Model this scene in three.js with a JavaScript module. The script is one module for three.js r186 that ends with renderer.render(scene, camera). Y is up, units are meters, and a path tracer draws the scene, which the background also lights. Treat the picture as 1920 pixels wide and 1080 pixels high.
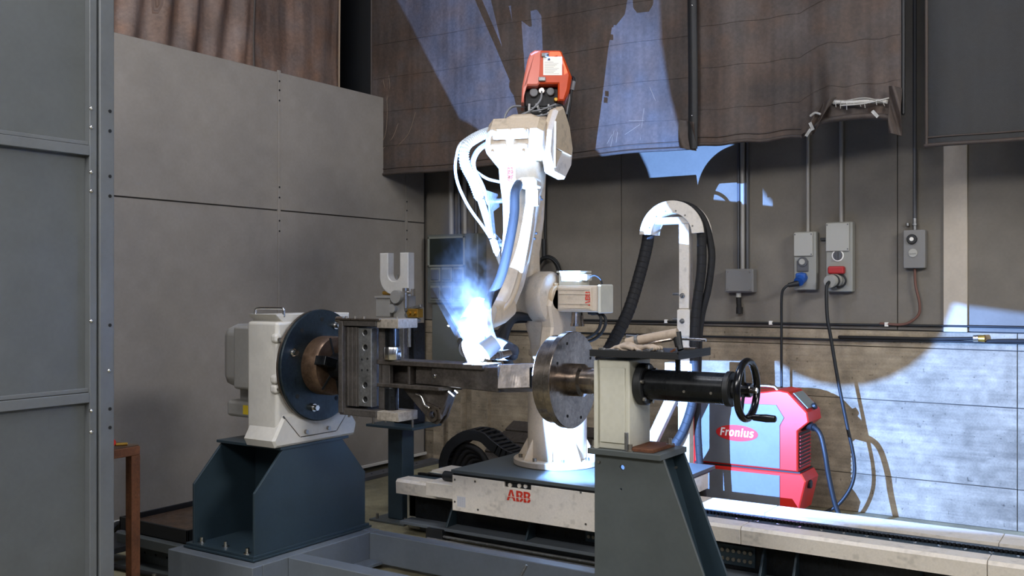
import * as THREE from 'three';
import { RoundedBoxGeometry } from 'three/addons/geometries/RoundedBoxGeometry.js';
import { mergeGeometries, toCreasedNormals } from 'three/addons/utils/BufferGeometryUtils.js';
import { TextGeometry } from 'three/addons/geometries/TextGeometry.js';
import { FontLoader } from 'three/addons/loaders/FontLoader.js';
import { RectAreaLightUniformsLib } from 'three/addons/lights/RectAreaLightUniformsLib.js';

// ---------------------------------------------------------------- camera, lights, exposure
const scene = new THREE.Scene();
const camera = new THREE.PerspectiveCamera(32.55, 1920 / 1080, 0.05, 60);
camera.position.set(0, 1.6, 0);
camera.lookAt(-5.51, 1.6, -8.345);
const renderer = new THREE.WebGLRenderer({ antialias: true });
renderer.toneMapping = THREE.LinearToneMapping;
renderer.toneMappingExposure = 1.1;
renderer.shadowMap.enabled = true;
scene.background = new THREE.Color(0, 0, 0);
RectAreaLightUniformsLib.init();
const ARC = [-2.845, 1.243, -3.953];              // where the wire burns
const ARC_COLOR = new THREE.Color().setRGB(0.20, 0.41, 1.0), ARC_POWER = 200;
const HALL_COLOR = new THREE.Color().setRGB(1.0, 0.965, 0.925);
const HALL_LAMPS = [                            // x, y, z, width, height, intensity: floodlights tilted towards the cell
  [0.9, 4.8, 2.2, 2.2, 0.8, 20], [-2.5, 4.3, 2.4, 2.2, 0.8, 25], [4.4, 4.6, -2.6, 2.2, 1.0, 30], [-3.2, 6.5, -2.2, 2.0, 1.0, 14],
];

// ---------------------------------------------------------------- helpers
const V = (x, y, z) => new THREE.Vector3(x, y, z);
const PI = Math.PI;
let seed = 7;
const rnd = () => { seed = (seed * 1664525 + 1013904223) >>> 0; return seed / 4294967296; };
const rr = (a, b) => a + (b - a) * rnd();
// some things were drawn at another scale: drawnAt sets the metres per drawn unit and the height of the drawing's ground line
let unit = 1, lift = 0;
const drawnAt = (u, l) => { unit = u; lift = l; };
const placed = (p) => [p[0] * unit, p[1] * unit + lift, p[2] * unit];
const sized = (g, parent) => (unit === 1 ? g : g.scale(unit, unit, unit).translate(0, parent?.isLocal ? 0 : lift, 0));
let turning = null;   // [x, z, angle]: upright axis about which the parts drawn next are swung
const swung = (g) => (turning ? g.translate(-turning[0], 0, -turning[1]).rotateY(turning[2]).translate(turning[0], 0, turning[1]) : g);
const taken = {};
function numbered(name) { const n = taken[name] ?? 0; taken[name] = n + 1; return n ? name + '_' + String(n).padStart(3, '0') : name; }
function thing(name, label, category, p = [0, 0, 0], group) {
  p = placed(p);
  const o = new THREE.Group(); o.name = numbered(name); o.position.set(...p); scene.add(o);
  o.userData = { label, category }; o.origin = V(...p);
  if (group) o.userData.group = group;
  return o;
}
function structure(name, p = [0, 0, 0]) { const o = new THREE.Group(); o.name = name; o.position.set(...p); scene.add(o); o.origin = V(...p); o.userData = { kind: 'structure' }; return o; }
// metric uv from the dominant side of the normal
function metric(g) {
  const p = g.attributes.position, n = g.attributes.normal, uv = new Float32Array(p.count * 2);
  for (let i = 0; i < p.count; i++) {
    const ax = Math.abs(n.getX(i)), ay = Math.abs(n.getY(i)), az = Math.abs(n.getZ(i));
    let u, v;
    if (ay >= ax && ay >= az) { u = p.getX(i); v = p.getZ(i); } else if (ax >= az) { u = p.getZ(i); v = p.getY(i); } else { u = p.getX(i); v = p.getY(i); }
    uv[i * 2] = u; uv[i * 2 + 1] = v;
  }
  g.setAttribute('uv', new THREE.BufferAttribute(uv, 2));
  return g;
}
function clean(g) {
  if (g.index) g = g.toNonIndexed();
  for (const k of Object.keys(g.attributes)) if (!['position', 'normal', 'uv'].includes(k)) g.deleteAttribute(k);
  if (!g.attributes.normal) g.computeVertexNormals();
  return metric(g);
}
function merged(gs) { gs = [].concat(gs).map(clean); return gs.length > 1 ? mergeGeometries(gs) : gs[0]; }
// a part made of world-space shapes, under a thing or another part
function part(name, parent, mat, gs, label) {
  const g = sized(swung(merged(gs)), parent), o = parent.origin;
  g.translate(-o.x, -o.y, -o.z);
  const m = new THREE.Mesh(g, mat); m.name = name; m.origin = o; m.isLocal = parent.isLocal; m.castShadow = m.receiveShadow = true; parent.add(m);
  if (label) m.userData.label = label;
  return m;
}
// alike pieces that share a geometry, set at world places
function pieces(name, parent, mat, g, places, label) {
  g = merged(g); if (unit !== 1) g.scale(unit, unit, unit);
  return places.map((q0, i) => {
    if (turning) { const v = V(q0[0] - turning[0], 0, q0[2] - turning[1]).applyAxisAngle(V(0, 1, 0), turning[2]); q0 = [v.x + turning[0], q0[1], v.z + turning[1], [0, turning[2], 0]]; }
    const q = [...(parent.isLocal ? q0.slice(0, 3).map((v) => v * unit) : placed(q0)), q0[3]];
    const m = new THREE.Mesh(g, Array.isArray(mat) ? mat[i % mat.length] : mat); m.name = name;
    m.position.set(q[0] - parent.origin.x, q[1] - parent.origin.y, q[2] - parent.origin.z); if (q[3]) m.rotation.set(...q[3]);
    m.castShadow = m.receiveShadow = true; m.origin = parent.origin; parent.add(m); if (label) m.userData.label = label; return m;
  });
}
// one-mesh thing
function solo(name, label, category, mat, gs, p, group) {
  const g = sized(merged(gs)); p = placed(p); g.translate(-p[0], -p[1], -p[2]);
  const m = new THREE.Mesh(g, mat); m.name = numbered(name); m.position.set(...p); m.userData = { label, category }; m.castShadow = m.receiveShadow = true; m.origin = V(...p);
  if (group) m.userData.group = group;
  scene.add(m); return m;
}
// shapes, all by extents in world space
const box = (x0, x1, y0, y1, z0, z1, r = 0.004) => {
  const w = Math.abs(x1 - x0), h = Math.abs(y1 - y0), d = Math.abs(z1 - z0), q = Math.min(r, w / 2.1, h / 2.1, d / 2.1);
  return (q > 0.0006 ? new RoundedBoxGeometry(w, h, d, 1, q) : new THREE.BoxGeometry(w, h, d)).translate((x0 + x1) / 2, (y0 + y1) / 2, (z0 + z1) / 2);
};
const cbox = (x, y, z, w, h, d, r = 0.004) => box(x - w / 2, x + w / 2, y - h / 2, y + h / 2, z - d / 2, z + d / 2, r);
const between = (g, a, b) => { // a shape along +y, moved so that it runs from a to b
  const d = V(...b).sub(V(...a)), q = new THREE.Quaternion().setFromUnitVectors(V(0, 1, 0), d.clone().normalize());
  return g.applyQuaternion(q).translate((a[0] + b[0]) / 2, (a[1] + b[1]) / 2, (a[2] + b[2]) / 2);
};
const len = (a, b) => Math.hypot(a[0] - b[0], a[1] - b[1], a[2] - b[2]);
const rod = (a, b, r, r2 = r, n = 20) => between(new THREE.CylinderGeometry(r2, r, len(a, b), n), a, b);
const bar = (a, b, w, d, r = 0.003) => between(new RoundedBoxGeometry(w, len(a, b), d, 1, Math.min(r, w / 2.1, d / 2.1)), a, b);
// profile [[radius, along], ...] turned about the axis x, y or z through c
function turned(axis, c, prof, n = 40) {
  const g = new THREE.LatheGeometry(prof.map(([r, h]) => new THREE.Vector2(Math.max(r, 0.0001), h)), n);
  const cr = toCreasedNormals(g, 0.6);
  if (axis === 'x') cr.rotateZ(-PI / 2); if (axis === 'z') cr.rotateX(PI / 2);
  return cr.translate(...c);
}
const disc = (axis, c, r, h0, h1, bev = 0.003, n = 40) => turned(axis, c, [[0, h0], [r - bev, h0], [r, h0 + bev], [r, h1 - bev], [r - bev, h1], [0, h1]], n);
const ring = (axis, c, r0, r1, h0, h1, n = 40) => turned(axis, c, [[r0, h0], [r1, h0], [r1, h1], [r0, h1], [r0, h0]], n);
const shape = (pts, holes = []) => { const s = new THREE.Shape(pts.map((p) => new THREE.Vector2(...p))); for (const h of holes) s.holes.push(h); return s; };
const hole = (x, y, r) => { const p = new THREE.Path(); p.absarc(x, y, r, 0, 2 * PI, true); return p; };
// plates: outline in (x, y) spread over z0..z1; outline in (z, y) spread over x0..x1; outline in (x, z) spread over y0..y1
const plateZ = (s, z0, z1, b = 0.002) => new THREE.ExtrudeGeometry(s, { depth: Math.abs(z1 - z0) - 2 * b, bevelEnabled: b > 0, bevelThickness: b, bevelSize: b, bevelOffset: -b, bevelSegments: 1, curveSegments: 16 }).translate(0, 0, Math.min(z0, z1) + b);
const plateX = (s, x0, x1, b = 0.002) => plateZ(s, x0, x1, b).applyMatrix4(new THREE.Matrix4().set(0, 0, 1, 0, 0, 1, 0, 0, -1, 0, 0, 0, 0, 0, 0, 1)); // outline is (-z, y)
const plateY = (s, y0, y1, b = 0.002) => plateZ(s, y0, y1, b).applyMatrix4(new THREE.Matrix4().set(1, 0, 0, 0, 0, 0, 1, 0, 0, -1, 0, 0, 0, 0, 0, 1)); // outline is (x, -z)
const curve = (pts, t = 0.5) => new THREE.CatmullRomCurve3(pts.map((p) => V(...p)), false, 'catmullrom', t);
function tube(pts, r, n = 0, k = 10, t = 0.5) {
  const c = curve(pts, t), g = new THREE.TubeGeometry(c, n || pts.length * 8, r, k), a = c.getPoint(0), b = c.getPoint(1);
  return mergeGeometries([clean(g), clean(new THREE.SphereGeometry(r, k, 6).translate(a.x, a.y, a.z)), clean(new THREE.SphereGeometry(r, k, 6).translate(b.x, b.y, b.z))]);
}
// body lofted along points of the plane x = const.; section: [x, y, z, half width in x, half depth, exponent]
function loft(secs, n = 32, yaw = 0) {
  const pos = [], idx = [], m = secs.length, cy = Math.cos(yaw), sy = Math.sin(yaw);
  secs.forEach((s, i) => {
    const a = secs[Math.max(i - 1, 0)], b = secs[Math.min(i + 1, m - 1)], t = V(0, b[1] - a[1], b[2] - a[2]).normalize(), q = V(0, -t.z, t.y), e = 2 / (s[5] ?? 3);
    for (let k = 0; k < n; k++) {
      const w = (k / n) * 2 * PI, c = Math.cos(w), d = Math.sin(w), u = Math.sign(c) * Math.abs(c) ** e * s[3], v = Math.sign(d) * Math.abs(d) ** e * s[4];
      pos.push(s[0] + u * cy + q.z * v * sy, s[1] + q.y * v, s[2] + q.z * v * cy - u * sy);
    }
  });
  for (let i = 0; i < m - 1; i++) for (let k = 0; k < n; k++) { const a = i * n + k, b = i * n + (k + 1) % n, c = a + n, d = b + n; idx.push(a, b, c, b, d, c); }
  for (const [i, f] of [[0, 0], [m - 1, 1]]) {
    const c = pos.length / 3; pos.push(secs[i][0], secs[i][1], secs[i][2]);
    for (let k = 0; k < n; k++) { const a = i * n + k, b = i * n + (k + 1) % n; f ? idx.push(a, b, c) : idx.push(b, a, c); }
  }
  const g = new THREE.BufferGeometry(); g.setAttribute('position', new THREE.Float32BufferAttribute(pos, 3)); g.setIndex(idx); g.computeVertexNormals();
  return toCreasedNormals(g.toNonIndexed(), 0.7);
}
// cloth with thickness: f(u, v) -> point, normal side given by w
function sheet(f, nu, nv, th = 0.004) {
  const P = [], N = [], e = 1e-3, pos = [], idx = [];
  for (let j = 0; j <= nv; j++) for (let i = 0; i <= nu; i++) {
    const u = i / nu, v = j / nv, p = f(u, v), n = f(Math.min(u + e, 1), v).sub(f(Math.max(u - e, 0), v)).cross(f(u, Math.min(v + e, 1)).sub(f(u, Math.max(v - e, 0)))).normalize();
    P.push(p); N.push(n);
  }
  for (const s of [1, -1]) P.forEach((p, i) => { const q = p.clone().addScaledVector(N[i], (s * th) / 2); pos.push(q.x, q.y, q.z); });
  const W = nu + 1, T = P.length;
  for (let j = 0; j < nv; j++) for (let i = 0; i < nu; i++) { const a = j * W + i, b = a + 1, c = a + W, d = c + 1; idx.push(a, b, c, b, d, c, a + T, c + T, b + T, b + T, c + T, d + T); }
  const edge = (a, b) => idx.push(a, a + T, b, b, a + T, b + T);
  for (let i = 0; i < nu; i++) { edge(i, i + 1); edge(nv * W + i + 1, nv * W + i); }
  for (let j = 0; j < nv; j++) { edge((j + 1) * W, j * W); edge(j * W + nu, (j + 1) * W + nu); }
  const g = new THREE.BufferGeometry(); g.setAttribute('position', new THREE.Float32BufferAttribute(pos, 3)); g.setIndex(idx); g.computeVertexNormals();
  return g;
}
const font = await new FontLoader().loadAsync('fonts/droid/droid_sans_bold.typeface.json');
// flat raised lettering in the plane (x, y), left bottom at the origin
function letters(text, size, depth = 0.002, squeeze = 1, shear = 0) {
  const g = new TextGeometry(text, { font, size, depth, curveSegments: 5, bevelEnabled: false });
  if (shear) g.applyMatrix4(new THREE.Matrix4().set(1, shear, 0, 0, 0, 1, 0, 0, 0, 0, 1, 0, 0, 0, 0, 1));
  g.scale(squeeze, 1, 1); g.computeBoundingBox();
  return g.translate(-g.boundingBox.min.x, -g.boundingBox.min.y, 0);
}

// ---------------------------------------------------------------- procedural textures
function lattice(n, s) { const a = new Float32Array(n * n); let q = s >>> 0; for (let i = 0; i < a.length; i++) { q = (q * 1664525 + 1013904223) >>> 0; a[i] = q / 4294967296; } return a; }
function noiseFn(nx, ny, s) { // tiling value noise, period 1
  const m = Math.max(nx, ny), a = lattice(m, s), sm = (t) => t * t * (3 - 2 * t);
  return (u, v) => {
    const x = u * nx, y = v * ny, xi = Math.floor(x), yi = Math.floor(y), fx = sm(x - xi), fy = sm(y - yi), at = (i, j) => a[(((j % ny) + ny) % ny) * m + (((i % nx) + nx) % nx)];
    return (at(xi, yi) * (1 - fx) + at(xi + 1, yi) * fx) * (1 - fy) + (at(xi, yi + 1) * (1 - fx) + at(xi + 1, yi + 1) * fx) * fy;
  };
}
function texture(size, f, metres, srgb = true) {
  const d = new Uint8Array(size * size * 4);
  for (let y = 0; y < size; y++) for (let x = 0; x < size; x++) {
    const c = f(x / size, y / size), o = (y * size + x) * 4;
    for (let k = 0; k < 3; k++) d[o + k] = Math.max(0, Math.min(255, Math.round((Array.isArray(c) ? c[k] : c) * 255)));
    d[o + 3] = 255;
  }
  const t = new THREE.DataTexture(d, size, size); t.magFilter = THREE.LinearFilter; t.minFilter = THREE.LinearMipmapLinearFilter; t.wrapS = t.wrapT = THREE.RepeatWrapping; t.repeat.set(1 / metres, 1 / metres);
  if (srgb) t.colorSpace = THREE.SRGBColorSpace;
  t.needsUpdate = true; return t;
}
const n4 = noiseFn(4, 4, 1), n9 = noiseFn(9, 9, 2), n20 = noiseFn(20, 20, 3), n48 = noiseFn(48, 48, 4), n120 = noiseFn(120, 120, 5), n300 = noiseFn(300, 300, 6);
const streakH = noiseFn(6, 90, 8), streakH2 = noiseFn(14, 240, 9), streakV = noiseFn(60, 5, 10), streakV2 = noiseFn(180, 9, 11);
const tone = (rgb, k) => rgb.map((c) => c * k);
const concreteMap = texture(1024, (u, v) => {
  let k = 0.80 + 0.08 * (streakH(u, v) - 0.5) + 0.08 * (streakH2(u, v) - 0.5) + 0.16 * (n9(u, v) - 0.5) + 0.12 * (n20(u, v) - 0.5) + 0.14 * (n48(u, v) - 0.5) + 0.08 * (n300(u, v) - 0.5);
  const pit = n120(u, v); if (pit > 0.93) k -= (pit - 0.93) * 4;
  return tone([1, 0.965, 0.9], k);
}, 2.4);
const concreteBump = texture(512, (u, v) => 0.5 + 0.3 * (streakH2(u, v) - 0.5) + 0.2 * (n120(u, v) - 0.5) - (n120(u, v) > 0.93 ? 0.3 : 0), 2.4, false);
const floorMap = texture(1024, (u, v) => tone([1, 0.98, 0.9], 0.82 + 0.22 * (n4(u, v) - 0.5) + 0.18 * (n9(u, v) - 0.5) + 0.12 * (n48(u, v) - 0.5) + 0.1 * (n300(u, v) - 0.5)), 3.1);
const paintMap = texture(512, (u, v) => 0.93 + 0.06 * (n4(u, v) - 0.5) + 0.05 * (n20(u, v) - 0.5) + 0.03 * (n120(u, v) - 0.5), 1.7);
const dirtyMap = texture(512, (u, v) => { const s = n20(u, v) * 0.6 + n48(u, v) * 0.4; return tone([1, 0.97, 0.92], 0.92 - 0.12 * Math.max(0, s - 0.55) * 4 * n9(u, v) + 0.04 * (n120(u, v) - 0.5)); }, 0.7);
const steelMap = texture(512, (u, v) => tone([1, 0.99, 0.98], 0.84 + 0.2 * (n9(u, v) - 0.5) + 0.05 * (streakV(u, v) - 0.5) + 0.14 * (n48(u, v) - 0.5) + 0.12 * (n120(u, v) - 0.5)), 0.6);
const steelRough = texture(512, (u, v) => 0.75 + 0.3 * (n20(u, v) - 0.5) + 0.25 * (streakV2(u, v) - 0.5), 0.5, false);
const canvasMap = texture(1024, (u, v) => {
  let k = 0.74 + 0.2 * (n4(u, v) - 0.5) + 0.18 * (n9(u, v) - 0.5) + 0.12 * (streakV(u, v) - 0.5) + 0.03 * (streakV2(u, v) - 0.5) + 0.1 * (n120(u, v) - 0.5) + 0.06 * (n300(u, v) - 0.5);
  const w = n20(u, v) - 0.5;
  return [k * (1 + 0.10 * w), k * (1 - 0.01 * w), k * (1 - 0.12 * w)];
}, 1.9);
const fineBump = texture(512, (u, v) => 0.5 + 0.5 * (n300(u, v) - 0.5) + 0.3 * (n120(u, v) - 0.5), 0.35, false);
const softBump = texture(512, (u, v) => 0.5 + 0.6 * (n4(u, v) - 0.5) + 0.4 * (n9(u, v) - 0.5), 2.6, false);

// ---------------------------------------------------------------- materials
const std = (c, rough, metal = 0, o = {}) => new THREE.MeshStandardMaterial({ color: c, roughness: rough, metalness: metal, ...o });
const M = {
  wall: std('#807a70', 0.85, 0, { map: paintMap }),
  wallLight: std('#cdc2b2', 0.85, 0, { map: paintMap }),
  concrete: std('#b3aa9c', 0.92, 0, { map: concreteMap, bumpMap: concreteBump, bumpScale: 0.004 }),
  hall: std('#8d8a86', 0.9, 0, { map: paintMap }),
  hallDark: std('#3a3b40', 0.9, 0, { map: paintMap }),
  floor: std('#a09c88', 0.7, 0, { map: floorMap, bumpMap: fineBump, bumpScale: 0.001 }),
  joint: std('#3b3a38', 0.95),
  panel: std('#948e86', 0.55, 0, { map: paintMap, bumpMap: softBump, bumpScale: 0.003 }),
  panelNear: std('#5e6262', 0.5, 0, { map: paintMap, bumpMap: softBump, bumpScale: 0.002 }),
  frameNear: std('#6e7274', 0.45, 0.1, { map: paintMap }),
  curtain: std('#64554d', 0.6, 0, { map: canvasMap, bumpMap: fineBump, bumpScale: 0.0012 }),
  curtainLit: std('#93796b', 0.6, 0, { map: canvasMap, bumpMap: fineBump, bumpScale: 0.0012 }),  // curtain cloth coloured lighter to stand for lamp light falling on it
  curtainDark: std('#232528', 0.5, 0, { map: canvasMap, bumpMap: fineBump, bumpScale: 0.0012 }),
  curtainHem: std('#5a4e47', 0.65, 0, { map: canvasMap }),
  scratch: std('#8f7c68', 0.8),
  white: std('#ebe9e6', 0.42, 0, { map: dirtyMap }),
  robot: std('#d6cbbb', 0.36, 0, { map: dirtyMap }),
  robotWorn: std('#cdb99c', 0.45, 0, { map: dirtyMap }),
  cream: std('#d0cebe', 0.45, 0, { map: paintMap }),
  grey: std('#d4d1c9', 0.42, 0, { map: paintMap }),
  greyDark: std('#9c9a95', 0.5, 0, { map: paintMap }),
  stand: std('#33444e', 0.42, 0.15, { map: paintMap }),
  standWarm: std('#565c5c', 0.5, 0.1, { map: paintMap }),
  beam: std('#707880', 0.45, 0.2, { map: paintMap }),
  black: std('#17191c', 0.5, 0, {}),
  blackGloss: std('#0c0d10', 0.18, 0, {}),
  rubber: std('#171616', 0.7, 0, { bumpMap: fineBump, bumpScale: 0.001 }),
  blackSteel: std('#23262a', 0.42, 0.5, { map: steelMap, roughnessMap: steelRough }),
  faceplate: std('#27343c', 0.5, 0.55, { map: steelMap, roughnessMap: steelRough }),
  rawSteel: std('#8c8279', 0.42, 0.85, { map: steelMap, roughnessMap: steelRough }),
  brownSteel: std('#7a6350', 0.5, 0.6, { map: steelMap, roughnessMap: steelRough }),
  workSteel: std('#6a645f', 0.5, 0.6, { map: steelMap, roughnessMap: steelRough }),
  machined: std('#b4a99f', 0.3, 0.95, { map: steelMap, roughnessMap: steelRough }),
  chrome: std('#d8d6d2', 0.2, 1.0, {}),
  bolt: std('#9a968f', 0.35, 0.9, {}),
  hole: std('#0e1114', 0.9, 0, {}),
  fixture: std('#5f5b58', 0.55, 0.45, { map: steelMap }),
  zinc: std('#a5a8aa', 0.38, 0.8, { map: steelMap }),
  orange: std('#d84d1c', 0.35, 0, { map: paintMap }),
  orangeLight: std('#d97868', 0.22, 0, {}),
  red: std('#d8281c', 0.4, 0, { map: paintMap }),
  redLabel: std('#c81e1c', 0.5, 0, {}),
  abb: std('#c4341f', 0.5, 0, {}),
  paper: std('#efece4', 0.6, 0, {}),
  welderSide: std('#6d7076', 0.5, 0, { map: paintMap }),
  socketGrey: std('#a7a69f', 0.5, 0, {}),
  socketBox: std('#8f8f88', 0.5, 0, {}),
  boxGrey: std('#7b7a78', 0.45, 0, {}),
  conduit: std('#9b9893', 0.45, 0.1, {}),
  conduitDark: std('#55565a', 0.5, 0.2, {}),
  plugBlue: std('#1b4f9c', 0.45, 0, {}),
  plugRed: std('#a81f22', 0.45, 0, {}),
  cable: std('#15181b', 0.55, 0, {}),
  cableBrown: std('#6d4b40', 0.6, 0, {}),
  cableGrey: std('#7d8084', 0.45, 0, {}),
  clear: std('#c9d3dc', 0.25, 0, {}),
  brass: std('#b08a3c', 0.35, 0.8, {}),
  yellow: std('#d7b92a', 0.5, 0, {}),
  rust: std('#7d4f33', 0.7, 0.2, { map: steelMap }),
  screen: std('#1c2422', 0.25, 0, {}),
  tape: std('#c9c6c0', 0.3, 0, { bumpMap: fineBump, bumpScale: 0.003 }),
  leather: std('#b9ada2', 0.75, 0, { map: dirtyMap }),
  cabinet: std('#5f635e', 0.5, 0, { map: paintMap }),  // cabinet colour darkened to stand for the shade under the curtain
  cabinetTrim: std('#74776f', 0.5, 0, {}),
  gapShade: std('#14171c', 0.7, 0, { map: canvasMap }),  // near black colour stands for the dark space beside the wide curtain
  blockPale: std('#aaa398', 0.5, 0.15, { map: steelMap }),
  greyDisplay: std('#7c8a90', 0.25, 0, {}),
};
const zy = (pts) => shape(pts.map(([z, y]) => [-z, y]));
const xz = (pts) => shape(pts.map(([x, z]) => [x, -z]));
const WALL = -7.24;
const local = (name, label, cat, p, ry = 0, group, rx = 0, rz = 0) => { const t = thing(name, label, cat, p, group); t.origin = V(0, 0, 0); t.isLocal = true; t.rotation.set(rx, ry, rz, 'YXZ'); return t; };

// ---------------------------------------------------------------- the hall
{
  const f = structure('floor', [-1, 0, -1]); part('floor_slab', f, M.floor, box(-8.2, 6, -0.2, 0, -7.5, 5.2, 0));
  const c = structure('ceiling', [-1, 7, -1]); part('ceiling_slab', c, M.hall, box(-8.2, 6, 7, 7.2, -7.5, 5.2, 0));
  const l = structure('wall_left', [-8, 0, -1]); part('wall_slab', l, M.hallDark, box(-8.2, -8, 0, 7, -7.5, 5.2, 0));
  const r = structure('wall_right', [5.8, 0, -1]); part('wall_slab', r, M.hall, box(5.8, 6, 0, 7, -7.5, 5.2, 0));
  const n = structure('wall_front', [-1, 0, 5]); part('wall_slab', n, M.hall, box(-8.2, 6, 0, 7, 5, 5.2, 0));
  const b = structure('wall_back', [-1, 0, WALL]);
  part('wall_core', b, M.joint, box(-8.2, 6, 0, 7, WALL - 0.26, WALL - 0.012, 0));
  // smooth wall panels above, board-marked concrete below
  const xs = [-8.0, -5.863, -3.707, -1.551, 0.605, 2.76, 4.9, 5.8];
  for (let i = 0; i < xs.length - 1; i++) {
    part('wall_panel', b, M.wall, box(xs[i] + 0.003, xs[i + 1] - 0.003, 1.308, 4.2, WALL - 0.03, WALL, 0.002));
    part('wall_panel', b, M.wall, box(xs[i] + 0.003, xs[i + 1] - 0.003, 4.206, 7, WALL - 0.03, WALL, 0.002));
  }
  const cx = [-8.0, -5.6, -3.2, -0.8, 1.6, 4.0, 5.8], cy = [0, 0.275, 0.81, 1.185, 1.302];
  for (let i = 0; i < cx.length - 1; i++) for (let j = 0; j < 4; j++)
    part('concrete_course', b, M.concrete, box(cx[i] + 0.002, cx[i + 1] - 0.002, cy[j] + 0.002, cy[j + 1] - 0.002, WALL - 0.05, WALL + (j < 3 ? 0.004 : 0.001) + (i % 2) * 0.0015, 0.002));
  part('pilaster', b, M.wallLight, box(-1.25, -1.1, 1.302, 7, WALL - 0.01, WALL + 0.02, 0.004), 'paler upright strip of the wall');
  // uprights in the far corner
  for (const [x0, x1, d] of [[-5.62, -5.5, 0.05], [-5.42, -5.27, 0.09], [-5.18, -5.0, 0.06]]) part('wall_upright', b, M.concrete, box(x0, x1, 0, 1.3, WALL - 0.01, WALL + d, 0.004));
}
// hall lamps, above and behind the camera
HALL_LAMPS.forEach(([x, y, z, w, d, k], i) => {
  const t = local('hall_lamp', ['broad floodlight high behind the camera', 'broad floodlight high behind and left of the camera', 'broad floodlight high on the right of the cell', 'flat lamp hanging over the positioner'][i], 'lamp', [x, y, z]);
  t.lookAt(-3.1, i === 3 ? 0 : 1.3, i === 3 ? -2.8 : -5.0); t.rotateY(PI);      // the lamp's own -z looks at the cell
  part('housing', t, M.grey, cbox(0, 0, 0.07, w + 0.08, d + 0.08, 0.1));
  part('diffuser', t, new THREE.MeshStandardMaterial({ color: '#ffffff', roughness: 0.8, emissive: HALL_COLOR, emissiveIntensity: 3 }), cbox(0, 0, 0.02, w, d, 0.03, 0));
  const up = V(0, 7 - y, 0).applyQuaternion(t.quaternion.clone().invert());
  part('hanger', t, M.zinc, rod([0, 0, 0.12], [up.x, up.y, up.z], 0.012));
  const l = new THREE.RectAreaLight(HALL_COLOR, k, w, d); l.name = 'hall_lamp'; l.position.set(0, 0, -0.005); t.add(l);
});

// ---------------------------------------------------------------- sheet-metal partition on the left
{
  const X = -5.71, t = thing('sheet_metal_partition', 'tall grey sheet metal partition of bolted panels behind the positioner', 'partition', [X, 0, -5.5]);
  const zs = [-2.3, -3.845, -5.39, -6.93], ys = [0.06, 1.13, 2.2, 3.27];
  part('backing_frame', t, M.joint, box(X - 0.05, X - 0.012, 0.06, 3.26, -7.2, -2.3, 0));
  for (let i = 0; i < 4; i++) for (let j = 0; j < 2; j++) {
    const z0 = zs[i], z1 = i < 3 ? zs[i + 1] : -7.2;
    part('panel', t, M.panel, box(X - 0.012, X, j ? 2.204 : 0.064, j ? 3.27 : 2.196, z1 + 0.028, z0 - 0.004, 0.003));
  }
  for (let i = 1; i < 4; i++) {
    const z = zs[i];
    const p = part('post', t, M.panel, box(X - 0.012, X + 0.003, 0.06, 3.285, z - 0.002, z + 0.026, 0.002));
    pieces('rivet_hole', p, M.hole, new THREE.CylinderGeometry(0.0075, 0.0075, 0.004, 10).rotateZ(PI / 2), [3.2, 3.13, 3.05, 2.38, 2.3, 2.12, 2.04, 1.2, 1.1, 0.3, 0.2].map((y) => [X + 0.003, y, z + 0.012]));
  }
  part('bottom_edge', t, M.grey, box(X - 0.01, X + 0.012, 0.058, 0.082, -7.2, -2.3, 0.003), 'paler bottom edge strip');
  part('floor_channel', t, M.conduitDark, [box(X + 0.06, X + 0.20, 0, 0.03, -7.2, -2.6, 0.003)]);
  pieces('channel_hole', t, M.hole, new THREE.CylinderGeometry(0.008, 0.008, 0.004, 8), Array.from({ length: 28 }, (_, i) => [X + 0.13, 0.03, -6.9 + i * 0.15]));
  pieces('foot', t, M.conduitDark, new THREE.BoxGeometry(0.1, 0.06, 0.08), zs.map((z) => [X - 0.02, 0.03, z]));
}
// ---------------------------------------------------------------- near gate panel
{
  const X = -3.8, t = thing('cell_gate_panel', 'dark grey framed gate panel standing near at the left edge', 'gate', [X, 0, -1.6]);
  const zEnd = -2.497, z0 = -0.4, rails = [0.06, 1.145, 2.19, 3.26];
  for (let j = 0; j < 3; j++) part('sheet', t, M.panelNear, box(X - 0.03, X - 0.022, rails[j], rails[j + 1], zEnd - 0.01, z0, 0.002));
  for (const y of rails) {
    const r = part('cross_rail', t, M.frameNear, [box(X - 0.022, X + 0.012, y - 0.03, y + 0.012, zEnd, z0, 0.003), box(X - 0.022, X + 0.002, y + 0.014, y + 0.03, zEnd, z0, 0.002)]);
    r.userData.label = 'ribbed cross rail';
  }
  part('edge_profile', t, M.frameNear, [box(X - 0.03, X + 0.012, 0.03, 3.3, zEnd - 0.034, zEnd, 0.003)]);
  part('door_post', t, M.frameNear, box(X - 0.06, X + 0.02, 0, 3.4, zEnd - 0.112, zEnd - 0.042, 0.005), 'lighter square post with small holes');
  const bl = [2.36, 2.28, 2.09, 2.01, 1.46, 1.08, 0.99];
  pieces('bolt_head', t, M.chrome, new THREE.SphereGeometry(0.009, 12, 8), bl.map((y) => [X + 0.012, y, zEnd - 0.006]));
  pieces('bolt_hole', t, M.hole, new THREE.CylinderGeometry(0.0075, 0.0075, 0.004, 12).rotateZ(PI / 2), [2.36, 2.275, 2.08, 1.995, 1.44, 1.08, 1.0].map((y) => [X + 0.02, y, zEnd - 0.09]));
  pieces('bolt_head', t, M.chrome, new THREE.SphereGeometry(0.009, 12, 8), [[X + 0.02, 1.245, zEnd - 0.085]]);
}

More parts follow.
